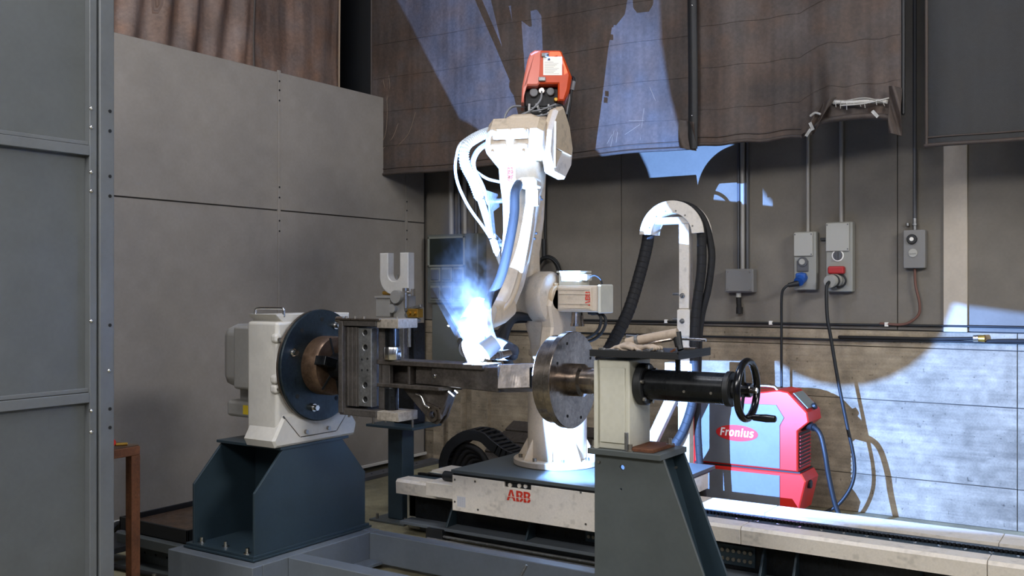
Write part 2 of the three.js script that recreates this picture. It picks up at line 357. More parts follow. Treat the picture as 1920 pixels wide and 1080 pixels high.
// ---------------------------------------------------------------- welding curtains
const wave = (x, a) => a.reduce((s, [k, f, p]) => s + k * Math.sin(x * f + p), 0);
function curtain(name, label, mat, axis, fixed, a0, a1, bottom, top, folds, nu, extra = () => 0) {
  const mid = (a0 + a1) / 2, t = thing(name, label, 'curtain', axis === 'z' ? [mid, bottom(0.5), fixed] : [fixed, bottom(0.5), mid]);
  const f = (u, v) => {
    const a = a0 + (a1 - a0) * u, b = bottom(u), y = b + (top - b) * v, o = wave(a, folds) * (0.6 + 0.4 * v) + extra(a, y);
    return axis === 'z' ? V(a, y, fixed + o) : V(fixed + o, y, a);
  };
  part('cloth', t, mat, sheet(f, nu, 40));
  t.f = f;
  return t;
}
const strip = (t, name, mat, f, u0, u1, v0, v1, w, n = 24) => part(name, t, mat, tube(Array.from({ length: n + 1 }, (_, i) => { const p = f(u0 + (u1 - u0) * i / n, v0 + (v1 - v0) * i / n); return [p.x, p.y, p.z + 0.004]; }), w, n * 2, 8));
{
  const folds = [[0.015, 2.3, 0.4], [0.01, 5.1, 1.2], [0.004, 13, 0.5]];
  const crease = (a, y) => 0.0035 * Math.sin((y + 0.05 * Math.sin(a * 1.3)) * 14) * Math.max(0, Math.sin((y + 0.05 * Math.sin(a * 1.3)) * 14)) ** 6;
  const c1 = curtain('welding_curtain', 'wide brown welding curtain hanging behind the robot head', M.curtain, 'z', -6.6, -5.85, -2.80, (u) => 2.59 + 0.02 * u + 0.008 * Math.sin(u * 17), 5.2, folds, 140, crease);
  strip(c1, 'hem', M.curtainHem, c1.f, 0, 1, 0, 0, 0.014, 50); strip(c1, 'hem_seam', M.curtainHem, c1.f, 0, 1, 0.018, 0.018, 0.005, 50);
  strip(c1, 'edge_seam', M.curtainHem, c1.f, 0.001, 0.001, 0, 1, 0.009);
  for (let k = 1; k < 5; k++) strip(c1, 'stitched_crease', M.curtainHem, c1.f, 0.01, 0.99, k * 0.115 - 0.02, k * 0.115 - 0.035, 0.001, 40);
  // pale scratches in the cloth
  const scr = [[[0.03, 0.09], [0.055, 0.14], [0.06, 0.24], [0.045, 0.32]], [[0.045, 0.085], [0.08, 0.12], [0.1, 0.165]], [[0.1, 0.09], [0.14, 0.13], [0.165, 0.195]], [[0.06, 0.25], [0.07, 0.29], [0.066, 0.33]],
    [[0.86, 0.03], [0.87, 0.12]], [[0.9, 0.14], [0.885, 0.18]], [[0.82, 0.05], [0.86, 0.075]], [[0.83, 0.09], [0.87, 0.085]], [[0.77, 0.03], [0.785, 0.055]], [[0.78, 0.02], [0.79, 0.065]], [[0.8, 0.06], [0.795, 0.03]]];
  for (const s of scr) part('scratch', c1, M.scratch, tube(s.map(([u, v]) => { const p = c1.f(u, v); return [p.x, p.y, p.z + 0.0025]; }), 0.0013, 16, 5));

  const c2 = curtain('welding_curtain', 'brown welding curtain with a torn taped lower corner', M.curtain, 'z', -6.58, -2.775, -1.365, (u) => {
    const x = -2.775 + 1.41 * u; return x < -2.02 ? 2.615 + 0.006 * Math.sin(x * 20) : x < -1.9 ? 2.63 + (x + 2.02) * 0.5 : x < -1.86 ? 2.69 + (x + 1.9) * 0.25 : 2.70 + 0.008 * Math.sin(x * 30);
  }, 5.2, [[0.02, 4.1, 2.0], [0.012, 9.3, 0.2], [0.01, 17, 1.1]], 110, (a, y) => crease(a, y) + (a > -1.95 ? 0.018 * Math.sin(a * 44) * Math.max(0, Math.min(1, (3.15 - y) * 1.4)) : 0));
  strip(c2, 'hem', M.curtainHem, c2.f, 0, 0.53, 0, 0, 0.013, 30); strip(c2, 'hem_seam', M.curtainHem, c2.f, 0, 0.53, 0.02, 0.02, 0.005, 30);
  for (let k = 1; k < 5; k++) strip(c2, 'stitched_crease', M.curtainHem, c2.f, 0.02, 0.98, k * 0.115 - 0.02, k * 0.115 - 0.03, 0.001, 40);
  strip(c2, 'edge_seam', M.black, c2.f, 0.995, 0.995, 0, 1, 0.012);
  // overlapped vertical joint with studs
  const p0 = -2.79;
  part('overlap_strip', c2, M.curtainDark, sheet((u, v) => V(p0 - 0.03 + 0.07 * u + 0.006 * Math.sin(v * 9), 2.585 + 2.6 * v, -6.545 + 0.014 * Math.sin(u * PI) + 0.01 * Math.sin(v * 7)), 10, 40));
  pieces('stud', c2, M.chrome, new THREE.SphereGeometry(0.007, 10, 6), [3.6, 3.3, 3.05, 2.82].map((y) => [p0 + 0.008, y, -6.528]));
  part('folded_hem_end', c2, M.curtainHem, sheet((u, v) => V(p0 - 0.09 + 0.12 * u, 2.60 + 0.2 * v - 0.03 * u, -6.53 + 0.02 * Math.sin(u * 5 + v * 3)), 10, 10));
  // the torn corner: rolled-up cloth and clear tape wound round it
  part('rolled_hem', c2, M.curtainHem, tube([[-1.93, 2.66, -6.53], [-1.86, 2.695, -6.535], [-1.7, 2.705, -6.535], [-1.55, 2.70, -6.54], [-1.44, 2.68, -6.545]], 0.02, 50, 10));
  part('hanging_flap', c2, M.curtainHem, sheet((u, v) => V(-1.985 + 0.12 * v + (0.07 + 0.02 * v) * u, 2.59 + 0.22 * v + 0.03 * u, -6.50 + 0.025 * Math.sin(u * 6 + v * 4)), 12, 14));
  part('right_flap', c2, M.curtainHem, sheet((u, v) => V(-1.45 + 0.075 * u, 2.58 + 0.3 * v - 0.02 * u, -6.525 + 0.02 * Math.sin(u * 5 + v * 6)), 10, 12));
  part('tape_band', c2, M.tape, [tube([[-1.80, 2.815, -6.53], [-1.7, 2.80, -6.522], [-1.58, 2.795, -6.522], [-1.47, 2.785, -6.53]], 0.014, 40, 9), tube([[-1.79, 2.80, -6.52], [-1.6, 2.815, -6.508], [-1.46, 2.77, -6.515]], 0.005, 30, 6), tube([[-1.75, 2.785, -6.52], [-1.6, 2.78, -6.508], [-1.45, 2.80, -6.515]], 0.005, 30, 6), ...Array.from({ length: 9 }, (_, k) => rod([-1.78 + k * 0.036, 2.815 - k * 0.002, -6.512], [-1.775 + k * 0.037 + 0.01 * Math.sin(k * 5), 2.775 - 0.012 * (k % 3), -6.51], 0.003, 0.002, 6))], 'shiny frayed pale tape');
  part('tape_knot', c2, M.tape, tube([[-1.93, 2.73, -6.478], [-1.9, 2.745, -6.474], [-1.87, 2.735, -6.478]], 0.008, 20, 6), 'shiny pale tape');
  pieces('clip', c2, M.zinc, new THREE.BoxGeometry(0.02, 0.055, 0.012), [[-1.935, 2.615, -6.45, [0, 0, -0.6]], [-1.915, 2.655, -6.45, [0, 0, 0.4]], [-1.52, 2.7, -6.47, [0, 0, 0.7]]]);

  const c3 = curtain('welding_curtain', 'dark welding curtain at the upper right corner', M.curtainDark, 'z', -6.55, -1.235, 0.9, (u) => 2.485 - 0.01 * u, 5.2, [[0.03, 5.2, 0.3], [0.02, 11, 1.5]], 90, crease);
  strip(c3, 'hem', M.curtainHem, c3.f, 0, 1, 0, 0, 0.013, 40); strip(c3, 'hem_seam', M.curtainHem, c3.f, 0, 1, 0.018, 0.018, 0.006, 40);
  strip(c3, 'edge_seam', M.curtainHem, c3.f, 0.003, 0.003, 0, 1, 0.01);

  const c4 = curtain('welding_curtain', 'creased brown curtain seen above the sheet metal partition', M.curtainLit, 'x', -6.1, -6.47, -3.0, () => 2.4, 5.2, [[0.02, 9, 0.3], [0.01, 23, 1]], 120, (a, y) => (a > -5.4 ? 0.03 * Math.sin(a * 26 + (y - 3) * 3.5) : 0.012 * Math.sin(a * 7 + y * 5)));
  part('side_hem', c4, M.scratch, tube([[-6.09, 2.4, -6.47], [-6.085, 3.4, -6.44], [-6.09, 5.2, -6.47]], 0.009, 40, 6));
  strip(c4, 'vertical_seam', M.curtainHem, c4.f, 0.29, 0.29, 0, 1, 0.012);
  curtain('welding_curtain', 'added almost black sheet standing for the dark gap left of the wide brown curtain', M.gapShade, 'z', -6.88, -7.3, -5.77, () => 2.4, 5.2, [[0.03, 8, 1]], 40);  // sheet added to paint the dark gap; hides the lit wall behind
  // rails that carry them
  const r1 = solo('curtain_rail', 'steel curtain rail along the back of the cell', 'rail', M.zinc, box(-5.9, 1.0, 5.2, 5.26, -6.62, -6.54), [-2.5, 5.2, -6.58]);
  const r2 = solo('curtain_rail', 'steel curtain rail above the partition', 'rail', M.zinc, [box(-6.14, -6.06, 5.2, 5.26, -6.9, -2.9), box(-7.3, -6.14, 5.2, 5.26, -6.92, -6.84)], [-6.1, 5.2, -5]);
  for (const [x, z, w] of [[-5.5, -6.58, 'left'], [-2.5, -6.58, 'middle'], [0.6, -6.58, 'right']]) solo('rail_hanger', w + ' hanger rod of the back curtain rail', 'hanger', M.zinc, rod([x, 5.26, z], [x, 7, z], 0.012), [x, 5.26, z]);
  for (const [z, w] of [[-6.8, 'rear'], [-3.2, 'front']]) solo('rail_hanger', w + ' hanger rod of the curtain rail above the partition', 'hanger', M.zinc, rod([-6.1, 5.26, z], [-6.1, 7, z], 0.012), [-6.1, 5.26, z]);
}
// ---------------------------------------------------------------- base frame of the positioner
{
  const t = thing('base_frame', 'grey welded floor frame of steel channels under both positioner stands', 'frame', [-3, 0, -3.95]);
  const ch = (x0, x1, z0, z1, y0, y1) => box(x0, x1, y0, y1, z0, z1, 0.006);
  part('cross_beam', t, M.beam, [ch(-4.46, -3.80, -3.47, -3.40, 0, 0.2), ch(-4.46, -4.39, -4.29, -3.47, 0, 0.2), ch(-3.87, -3.80, -4.29, -3.47, 0, 0.2), ch(-4.46, -3.80, -4.36, -4.29, 0, 0.2)], 'box of beams under the headstock stand');
  part('rear_beam', t, M.beam, [ch(-3.80, -2.16, -4.35, -4.27, 0.03, 0.199)]);
  part('front_beam', t, M.beam, [ch(-3.80, -2.16, -3.74, -3.64, 0.03, 0.199)]);
  part('cross_beam', t, M.beam, [ch(-2.16, -1.5, -4.38, -3.6, 0.0, 0.2)]);
  part('gusset', t, M.beam, [box(-3.80, -3.74, 0.02, 0.045, -4.25, -4.1), box(-3.80, -3.70, 0.03, 0.05, -4.27, -3.95)]);
  pieces('bolt', t, M.bolt, [new THREE.CylinderGeometry(0.012, 0.012, 0.03, 6), new THREE.CylinderGeometry(0.02, 0.02, 0.006, 12).translate(0, -0.014, 0)], [[-4.52, 0.05, -3.36], [-4.46, 0.03, -3.34], [-4.56, 0.025, -3.30], [-2.62, 0.17, -3.98], [-2.55, 0.17, -3.97]]);
  part('anchor_foot', t, M.standWarm, [box(-4.62, -4.42, 0, 0.012, -3.40, -3.26)]);
  part('lever', t, M.zinc, rod([-2.64, 0.1, -3.98], [-2.57, 0.26, -4.02], 0.007));
}
{
  const t = thing('outrigger_beam', 'low grey floor beam running out left from the base frame', 'beam', [-4.76, 0, -3.55]);
  part('web', t, M.standWarm, box(-5.05, -4.465, 0.02, 0.13, -3.6, -3.58)); part('upper_flange', t, M.standWarm, box(-5.05, -4.465, 0.13, 0.185, -3.62, -3.5)); part('lower_flange', t, M.standWarm, box(-5.05, -4.465, 0, 0.02, -3.62, -3.46));
  pieces('bolt_hole', t, M.hole, new THREE.CylinderGeometry(0.007, 0.007, 0.003, 10).rotateX(PI / 2), [-4.9, -4.8, -4.7, -4.6].map((x) => [x, 0.075, -3.58]));
}
{ // black tray behind the headstock
  const t = thing('drip_tray', 'black shallow metal tray lying left of the headstock stand', 'tray', [-4.8, 0.2, -3.9]);
  part('floor_plate', t, M.brownSteel, box(-5.07, -4.5, 0.2, 0.235, -4.35, -3.55), 'brownish inside');
  part('rim', t, M.black, [box(-5.09, -4.48, 0.19, 0.265, -3.56, -3.545), box(-4.495, -4.48, 0.19, 0.265, -4.36, -3.545), box(-5.09, -5.075, 0.19, 0.265, -4.36, -3.545), box(-5.09, -4.48, 0.19, 0.265, -4.36, -4.345)]);
  part('tray_leg', t, M.black, [box(-5.05, -5.01, 0, 0.2, -4.3, -4.26), box(-5.05, -5.01, 0, 0.2, -3.66, -3.63)]);
}
// ---------------------------------------------------------------- headstock stand
{
  const t = thing('headstock_stand', 'dark blue grey steel stand of two plates under the headstock', 'stand', [-4.15, 0.2, -3.92]);
  part('foot_plate', t, M.stand, [box(-4.42, -3.87, 0.2, 0.212, -4.37, -3.47, 0.002), box(-4.41, -3.88, 0.212, 0.226, -4.36, -3.48, 0.002)]);
  const side = [[-3.49, 0.222], [-4.33, 0.222], [-4.33, 0.53], [-4.14, 0.745], [-3.685, 0.745], [-3.49, 0.545]];
  part('side_plate', t, M.stand, plateX(zy(side), -3.9, -3.885));
  part('side_plate', t, M.stand, plateX(zy(side), -4.37, -4.355));
  part('web_plate', t, M.stand, [box(-4.355, -3.9, 0.222, 0.745, -3.93, -3.915), box(-4.355, -3.9, 0.222, 0.745, -4.14, -4.125)]);
  part('top_plate', t, M.stand, box(-4.38, -3.875, 0.745, 0.76, -4.18, -3.66, 0.002));
  pieces('anchor_bolt', t, M.chrome, [new THREE.CylinderGeometry(0.011, 0.011, 0.03, 6), new THREE.CylinderGeometry(0.02, 0.02, 0.006, 14).translate(0, -0.012, 0)], [[-4.33, 0.241, -3.52], [-4.15, 0.241, -3.53], [-3.95, 0.241, -3.5]]);
}
// ---------------------------------------------------------------- headstock
{
  const AX = [0, 1.18, -3.92], t = thing('headstock', 'cream positioner headstock with a large dark round face plate', 'positioner', [-4.1, 0.76, -3.92]);
  part('housing', t, M.grey, [
    box(-4.185, -3.95, 0.80, 1.425, -4.22, -3.64, 0.022),
    plateX(zy([[-3.62, 0.762], [-4.22, 0.762], [-4.24, 0.83], [-4.16, 0.93], [-3.68, 0.93], [-3.60, 0.80]]), -4.17, -3.935, 0.012),
    disc('x', AX, 0.235, -4.1, -3.94, 0.01, 48)]);
  part('housing_cap', t, M.grey, plateX(zy([[-3.70, 1.41], [-3.64, 1.46], [-4.2, 1.46], [-4.2, 1.41]]), -4.175, -3.96, 0.004));
  part('recess_line', t, M.conduitDark, [bar([-3.938, 0.925, -3.67], [-3.938, 0.80, -3.79], 0.006, 0.01), bar([-3.938, 0.80, -3.79], [-3.938, 0.80, -4.07], 0.006, 0.01), bar([-3.938, 0.80, -4.07], [-3.938, 0.9, -4.16], 0.006, 0.01)]);
  pieces('ear', t, M.grey, new RoundedBoxGeometry(0.05, 0.05, 0.05, 2, 0.018), [[-3.965, 1.335, -3.65], [-3.965, 1.12, -3.645], [-3.965, 1.07, -3.645]]);
  pieces('cap_screw', t, M.bolt, new THREE.CylinderGeometry(0.011, 0.011, 0.02, 12).rotateZ(PI / 2), [[-3.94, 1.33, -3.645], [-3.94, 1.12, -3.64], [-3.94, 1.07, -3.64], [-3.93, 0.825, -3.83], [-3.93, 0.825, -4.0]]);
  part('motor_cover', t, M.greyDark, [box(-4.46, -4.19, 1.045, 1.40, -4.1, -3.69, 0.07), box(-4.33, -4.18, 1.045, 1.395, -4.12, -3.67, 0.02)]);
  const cb = part('connection_box', t, M.greyDark, [box(-4.44, -4.18, 0.885, 0.975, -4.05, -3.72, 0.02), box(-4.40, -4.2, 0.97, 1.05, -3.98, -3.78, 0.01)]);
  part('warning_sticker', cb, M.yellow, box(-4.30, -4.225, 0.905, 0.955, -3.722, -3.717, 0), 'yellow warning sticker');
  part('lifting_handle', t, M.chrome, tube([[-4.15, 1.45, -3.67], [-4.15, 1.485, -3.675], [-4.13, 1.492, -3.68], [-3.98, 1.492, -3.70], [-3.965, 1.485, -3.7], [-3.965, 1.45, -3.7]], 0.008, 50, 8, 0.2));
  const fp = part('face_plate', t, M.faceplate, [disc('x', AX, 0.303, -3.935, -3.9, 0.005, 72)]);
  part('rim_ring', fp, M.rawSteel, ring('x', AX, 0.29, 0.3045, -3.932, -3.918, 72));
  const a = (deg, r) => [-3.9, 1.18 + r * Math.cos(deg * PI / 180), -3.92 - r * Math.sin(deg * PI / 180)];
  pieces('tapped_hole', fp, M.hole, new THREE.CylinderGeometry(0.012, 0.012, 0.004, 14).rotateZ(PI / 2), [a(-38, 0.245), a(-130, 0.24), a(115, 0.25), a(80, 0.25), a(150, 0.22), a(0, 0.25)]);
  for (const d of [-70, 25, 197]) { const p = a(d, 0.235); pieces('clamp_bolt', fp, M.chrome, [new THREE.CylinderGeometry(0.021, 0.021, 0.012, 18).rotateZ(PI / 2), new THREE.CylinderGeometry(0.016, 0.016, 0.03, 6).rotateZ(PI / 2).translate(0.014, 0, 0)], [[p[0] + 0.006, p[1], p[2]]]); }
  const ck = part('chuck', t, M.brownSteel, [turned('x', AX, [[0, -3.9], [0.158, -3.9], [0.16, -3.89], [0.16, -3.81], [0.152, -3.795], [0.04, -3.795], [0.04, -3.81], [0, -3.81]], 56)], 'brown steel three-jaw chuck');
  for (const d of [-75, 45, 165]) {
    const q = d * PI / 180, g = new RoundedBoxGeometry(0.075, 0.12, 0.05, 1, 0.004).translate(-3.765, 0.1, 0); g.rotateX(-q); g.translate(0, 1.18, -3.92);
    part('jaw', ck, M.blackSteel, g);
    const s = new THREE.BoxGeometry(0.004, 0.14, 0.012).translate(-3.794, 0.09, 0).rotateX(-(q + 1.0)).translate(0, 1.18, -3.92); part('slot', ck, M.hole, s);
  }
  t.position.x += 0.07;
}
// ---------------------------------------------------------------- fixture on the chuck
{
  const t = thing('clamping_fixture', 'brownish steel clamping fixture with a slotted plate on the chuck', 'fixture', [-3.5, 0.95, -3.88]);
  const X0 = -3.56, X1 = -3.28;
  part('shank', t, M.blackSteel, disc('x', [0, 1.18, -3.92], 0.07, -3.80, X0 + 0.01, 0.004, 28));
  part('base_plate', t, M.fixture, [box(X0, X0 + 0.03, 0.955, 1.43, -4.06, -3.76)]);
  part('ribbed_block', t, M.fixture, [box(X0 + 0.03, X0 + 0.115, 0.99, 1.40, -3.98, -3.79), ...[0, 1, 2].map((k) => box(X0 + 0.034 + k * 0.028, X0 + 0.052 + k * 0.028, 0.99, 1.40, -3.80, -3.785))]);
  const hb = part('hole_bar', t, M.zinc, plateZ(shape([[X0 + 0.118, 0.995], [X0 + 0.205, 0.995], [X0 + 0.205, 1.395], [X0 + 0.118, 1.395]], [1.372, 1.297, 1.105, 1.032].map((y) => hole(X0 + 0.162, y, 0.0145))), -3.83, -3.785, 0.003), 'lighter bar with a row of holes');
  pieces('hole_shade_disc', hb, M.hole, new THREE.CylinderGeometry(0.0145, 0.0145, 0.004, 16).rotateX(PI / 2), [1.372, 1.297, 1.105, 1.032].map((y) => [X0 + 0.162, y, -3.81]));  // dark discs paint the shade inside the drilled holes
  pieces('dowel_hole', hb, M.hole, new THREE.CylinderGeometry(0.006, 0.006, 0.003, 10).rotateX(PI / 2), [[X0 + 0.142, 1.235, -3.785], [X0 + 0.18, 1.24, -3.785], [X0 + 0.142, 1.18, -3.785], [X0 + 0.18, 1.182, -3.785]]);
  part('web_plate', t, M.fixture, box(X0 + 0.205, X1, 0.98, 1.41, -3.87, -3.84));
  part('upper_arm', t, M.fixture, box(X0, X1 - 0.03, 1.405, 1.435, -3.95, -3.77)); part('upper_block', t, M.blockPale, box(X1 - 0.03, X1 + 0.11, 1.398, 1.445, -3.93, -3.775), 'pale upper clamp block');
  part('lower_arm', t, M.fixture, box(X0, X1 - 0.03, 0.945, 0.98, -3.95, -3.77)); part('lower_block', t, M.blockPale, box(X1 - 0.03, X1 + 0.11, 0.933, 0.98, -3.93, -3.775), 'pale lower clamp block');
  part('top_strip', t, M.machined, box(X0 - 0.02, X1, 1.435, 1.444, -3.83, -3.76, 0.002));
  pieces('screw_head', t, M.bolt, new THREE.CylinderGeometry(0.008, 0.008, 0.012, 12), [[X0 + 0.03, 1.449, -3.79], [X0 + 0.09, 1.449, -3.79], [X0 + 0.15, 1.449, -3.79], [X0 + 0.05, 0.939, -3.79], [X0 + 0.11, 0.939, -3.79], [X1 + 0.04, 1.45, -3.85]]);
  part('clamp_stud', t, M.chrome, rod([X0 - 0.045, 1.435, -3.80], [X0 + 0.0, 1.435, -3.80], 0.017), 'chrome stud');
  const ram = part('upper_ram', t, M.blackSteel, disc('y', [X1 + 0.005, 0, -3.855], 0.037, 1.30, 1.402, 0.003, 32), 'dark cylinder ram');
  part('ram_collar', ram, M.chrome, turned('y', [X1 + 0.005, 0, -3.855], [[0, 1.236], [0.044, 1.236], [0.046, 1.24], [0.046, 1.29], [0.043, 1.3], [0, 1.3]], 36));
  part('lower_ram', t, M.blackSteel, disc('y', [X1 + 0.0, 0, -3.855], 0.036, 0.98, 1.095, 0.003, 32), 'dark cylinder ram');
}
// ---------------------------------------------------------------- workpiece
{
  const t = thing('steel_workpiece', 'brown raw steel beam being welded between headstock and tailstock', 'workpiece', [-2.85, 1.1, -3.92]);
  part('top_flange', t, M.workSteel, plateY(xz([[-3.36, -3.83], [-3.34, -3.967], [-2.845, -3.967], [-2.70, -4.0], [-2.70, -3.83]]), 1.21, 1.234, 0.003));
  part('bottom_flange', t, M.workSteel, plateY(xz([[-3.36, -3.83], [-3.34, -3.945], [-2.9, -3.945], [-2.96, -3.83]]), 1.095, 1.115, 0.003));
  part('rear_web', t, M.workSteel, box(-3.34, -2.78, 1.115, 1.21, -3.94, -3.92));
  part('rib', t, M.workSteel, box(-3.345, -3.325, 1.115, 1.21, -3.925, -3.84)); part('rib', t, M.workSteel, box(-3.165, -3.148, 1.115, 1.21, -3.925, -3.84));
  part('inner_block', t, M.workSteel, box(-3.14, -3.0, 1.118, 1.205, -3.925, -3.875));
  const s = shape([[-3.02, 1.12], [-3.02, 1.208], [-2.62, 1.226], [-2.62, 1.106]]);
  part('front_cheek', t, M.workSteel, plateZ(s, -3.935, -3.85, 0.004));
  { const e1 = V(0.31, 0, 0.95), e2 = V(-0.46, 0.874, 0.15), n = V(-0.832, -0.484, 0.271), s = new THREE.Shape(); s.moveTo(-0.14, -0.015); s.lineTo(0.055, -0.015); s.lineTo(0.055, 0.03); s.quadraticCurveTo(0.04, 0.11, -0.05, 0.115); s.lineTo(-0.12, 0.115); s.lineTo(-0.14, 0.09); s.closePath();  // plate added beside the seam to block arc light towards the left
    const g = plateZ(s, -0.004, 0.004, 0.001);
    g.applyMatrix4(new THREE.Matrix4().makeBasis(e1, e2, e1.clone().cross(e2)).setPosition(ARC[0] + n.x * 0.009, ARC[1] + n.y * 0.009, ARC[2] + n.z * 0.009)); part('gusset', t, M.workSteel, g, 'added leaning plate that blocks arc light to the left'); }
  part('bent_arm', t, M.workSteel, [between(new RoundedBoxGeometry(0.118, 0.21, 0.1, 1, 0.004), [-2.635, 1.168, -3.90], [-2.44, 1.18, -3.955])]);
  part('end_bar', t, M.blackSteel, box(-2.46, -2.3, 1.138, 1.232, -3.98, -3.87), 'dark end bar');
  part('pin', t, M.chrome, disc('z', [-3.0, 1.165, 0], 0.011, -3.852, -3.842, 0.002, 16));
  // welded bracket underneath
  part('bracket_plate', t, M.workSteel, plateZ(shape([[-3.24, 1.095], [-3.05, 0.93], [-3.015, 0.92], [-2.98, 0.96], [-2.93, 1.095]], [hole(-3.03, 0.97, 0.019)]), -3.9, -3.885, 0.002));
  part('bracket_plate', t, M.workSteel, plateZ(shape([[-3.24, 1.095], [-3.05, 0.93], [-3.015, 0.92], [-2.98, 0.96], [-2.93, 1.095]], [hole(-3.03, 0.97, 0.019)]), -3.94, -3.925, 0.002));
  part('bracket_eye', t, M.rawSteel, [ring('z', [-3.03, 0.97, 0], 0.019, 0.034, -3.90, -3.868, 24), bar([-3.065, 1.02, -3.878], [-2.99, 1.0, -3.878], 0.016, 0.02), bar([-2.99, 1.0, -3.878], [-2.985, 0.95, -3.878], 0.016, 0.02)]);
  part('bracket_strut', t, M.workSteel, bar([-2.935, 1.09, -3.91], [-2.99, 0.965, -3.91], 0.012, 0.07));
  part('clamp_jaw', t, M.chrome, tube([[-3.13, 1.07, -3.87], [-3.10, 1.06, -3.868], [-3.075, 1.02, -3.868], [-3.05, 1.005, -3.868]], 0.007, 20, 8));
}
// ---------------------------------------------------------------- tailstock stand and tailstock
{
  const t = thing('tailstock_stand', 'grey tapered steel stand carrying the tailstock in the foreground', 'stand', [-1.9, 0.2, -3.93]);
  part('top_plate', t, M.standWarm, box(-2.105, -1.755, 0.875, 0.9, -4.06, -3.785, 0.003));
  const f = [[-2.085, 0.876], [-2.085, 0.2], [-1.49, 0.2], [-1.755, 0.876]].map(([x, y]) => [x, y]);
  part('front_plate', t, M.standWarm, plateZ(shape(f, [hole(-1.95, 0.825, 0.011), hole(-1.955, 0.73, 0.004)]), -3.83, -3.815));
  part('rear_plate', t, M.stand, plateZ(shape([[-2.085, 0.876], [-2.085, 0.2], [-1.49, 0.2], [-1.755, 0.876]], [hole(-2.05, 0.782, 0.03)]), -4.04, -4.025));
  part('web_plate', t, M.stand, [box(-2.08, -2.068, 0.2, 0.70, -4.025, -3.83), plateZ(shape([[-1.83, 0.876], [-1.62, 0.2], [-1.605, 0.2], [-1.815, 0.876]]), -4.025, -3.83, 0.001)]);
  part('foot_plate', t, M.standWarm, box(-2.15, -1.45, 0.2, 0.22, -4.1, -3.76));
  pieces('screw', t, M.bolt, new THREE.CylinderGeometry(0.006, 0.006, 0.012, 10).rotateX(PI / 2), [[-1.79, 0.81, -4.02], [-2.06, 0.84, -3.812]]);
}
{
  const AX = [0, 1.18, -3.92], t = thing('tailstock', 'cream tailstock with a round steel disc, black barrel and handwheel', 'positioner', [-1.99, 0.9, -3.92]);
  part('column', t, M.cream, [box(-2.068, -1.912, 0.9, 1.29, -4.02, -3.81, 0.008)]);
  part('column_panel', t, M.cream, [box(-2.05, -1.93, 0.93, 1.255, -3.812, -3.8, 0.003), box(-2.075, -2.058, 0.9, 1.285, -3.83, -3.79, 0.003)]);
  part('weld_bead', t, M.zinc, box(-1.93, -1.915, 0.9, 0.98, -3.808, -3.797, 0.003));
  part('foot_flange', t, M.rust, [plateY(xz([[-1.93, -3.80], [-1.80, -3.81], [-1.80, -4.03], [-1.93, -4.03]]), 0.9, 0.915, 0.002)], 'rusty flat strip');
  pieces('anchor_bolt', t, M.bolt, [new THREE.CylinderGeometry(0.01, 0.01, 0.03, 6), new THREE.CylinderGeometry(0.017, 0.017, 0.005, 14).translate(0, -0.012, 0)], [[-2.09, 0.915, -3.82], [-1.905, 0.915, -3.803], [-1.81, 0.925, -4.0]]);
  const d = part('disc', t, M.machined, [turned('x', AX, [[0, -2.35], [0.2, -2.35], [0.203, -2.347], [0.203, -2.285], [0.219, -2.283], [0.222, -2.28], [0.222, -2.252], [0.219, -2.249], [0, -2.249]], 80)], 'bright turned steel disc');
  const a = (deg, r) => [-2.249, 1.18 + r * Math.cos(deg * PI / 180), -3.92 - r * Math.sin(deg * PI / 180)];
  pieces('tapped_hole', d, M.hole, new THREE.CylinderGeometry(0.007, 0.007, 0.003, 12).rotateZ(PI / 2), [a(-20, 0.18), a(-60, 0.17), a(160, 0.19), a(-160, 0.17), a(60, 0.18)]);
  pieces('stamp_mark', d, M.hole, new THREE.BoxGeometry(0.006, 0.002, 0.012), [[-2.34, 1.18 + 0.2, -3.89], [-2.33, 1.18 + 0.2, -3.895], [-2.318, 1.18 + 0.2005, -3.89], [-2.306, 1.18 + 0.2005, -3.892]]);
  part('spindle', t, M.machined, turned('x', AX, [[0, -2.25], [0.075, -2.25], [0.075, -2.2], [0.06, -2.19], [0.06, -2.13], [0.068, -2.125], [0.068, -2.06], [0, -2.06]], 40));
  part('barrel_flange', t, M.black, disc('x', AX, 0.092, -1.912, -1.872, 0.006, 44));
  const b = part('barrel', t, M.blackSteel, disc('x', AX, 0.066, -1.872, -1.495, 0.003, 44), 'black cylindrical barrel');
  part('end_cap', t, M.black, [disc('x', AX, 0.074, -1.515, -1.488, 0.004, 40), disc('x', AX, 0.04, -1.49, -1.46, 0.004, 28)]);
  pieces('barrel_screw', b, M.bolt, new THREE.CylinderGeometry(0.006, 0.006, 0.006, 10).rotateX(PI / 2), [[-1.68, 1.165, -3.855], [-1.56, 1.165, -3.855]]);
  pieces('flange_screw', t, M.bolt, new THREE.CylinderGeometry(0.009, 0.009, 0.012, 10).rotateZ(PI / 2), [0, 60, 120, 180, 240, 300].map((q) => [-1.868, 1.18 + 0.08 * Math.cos(q * PI / 180 + 0.3), -3.92 + 0.08 * Math.sin(q * PI / 180 + 0.3)]));
  const w = part('handwheel', t, M.blackGloss, [new THREE.TorusGeometry(0.118, 0.0155, 18, 64).rotateY(PI / 2).translate(-1.43, 1.18, -3.92), disc('x', AX, 0.03, -1.46, -1.41, 0.004, 28),
    ...[25, 145, 265].map((q) => bar([-1.44, 1.18 + 0.02 * Math.cos(q * PI / 180), -3.92 + 0.02 * Math.sin(q * PI / 180)], [-1.43, 1.18 + 0.112 * Math.cos(q * PI / 180), -3.92 + 0.112 * Math.sin(q * PI / 180)], 0.014, 0.024, 0.004))], 'glossy black handwheel');
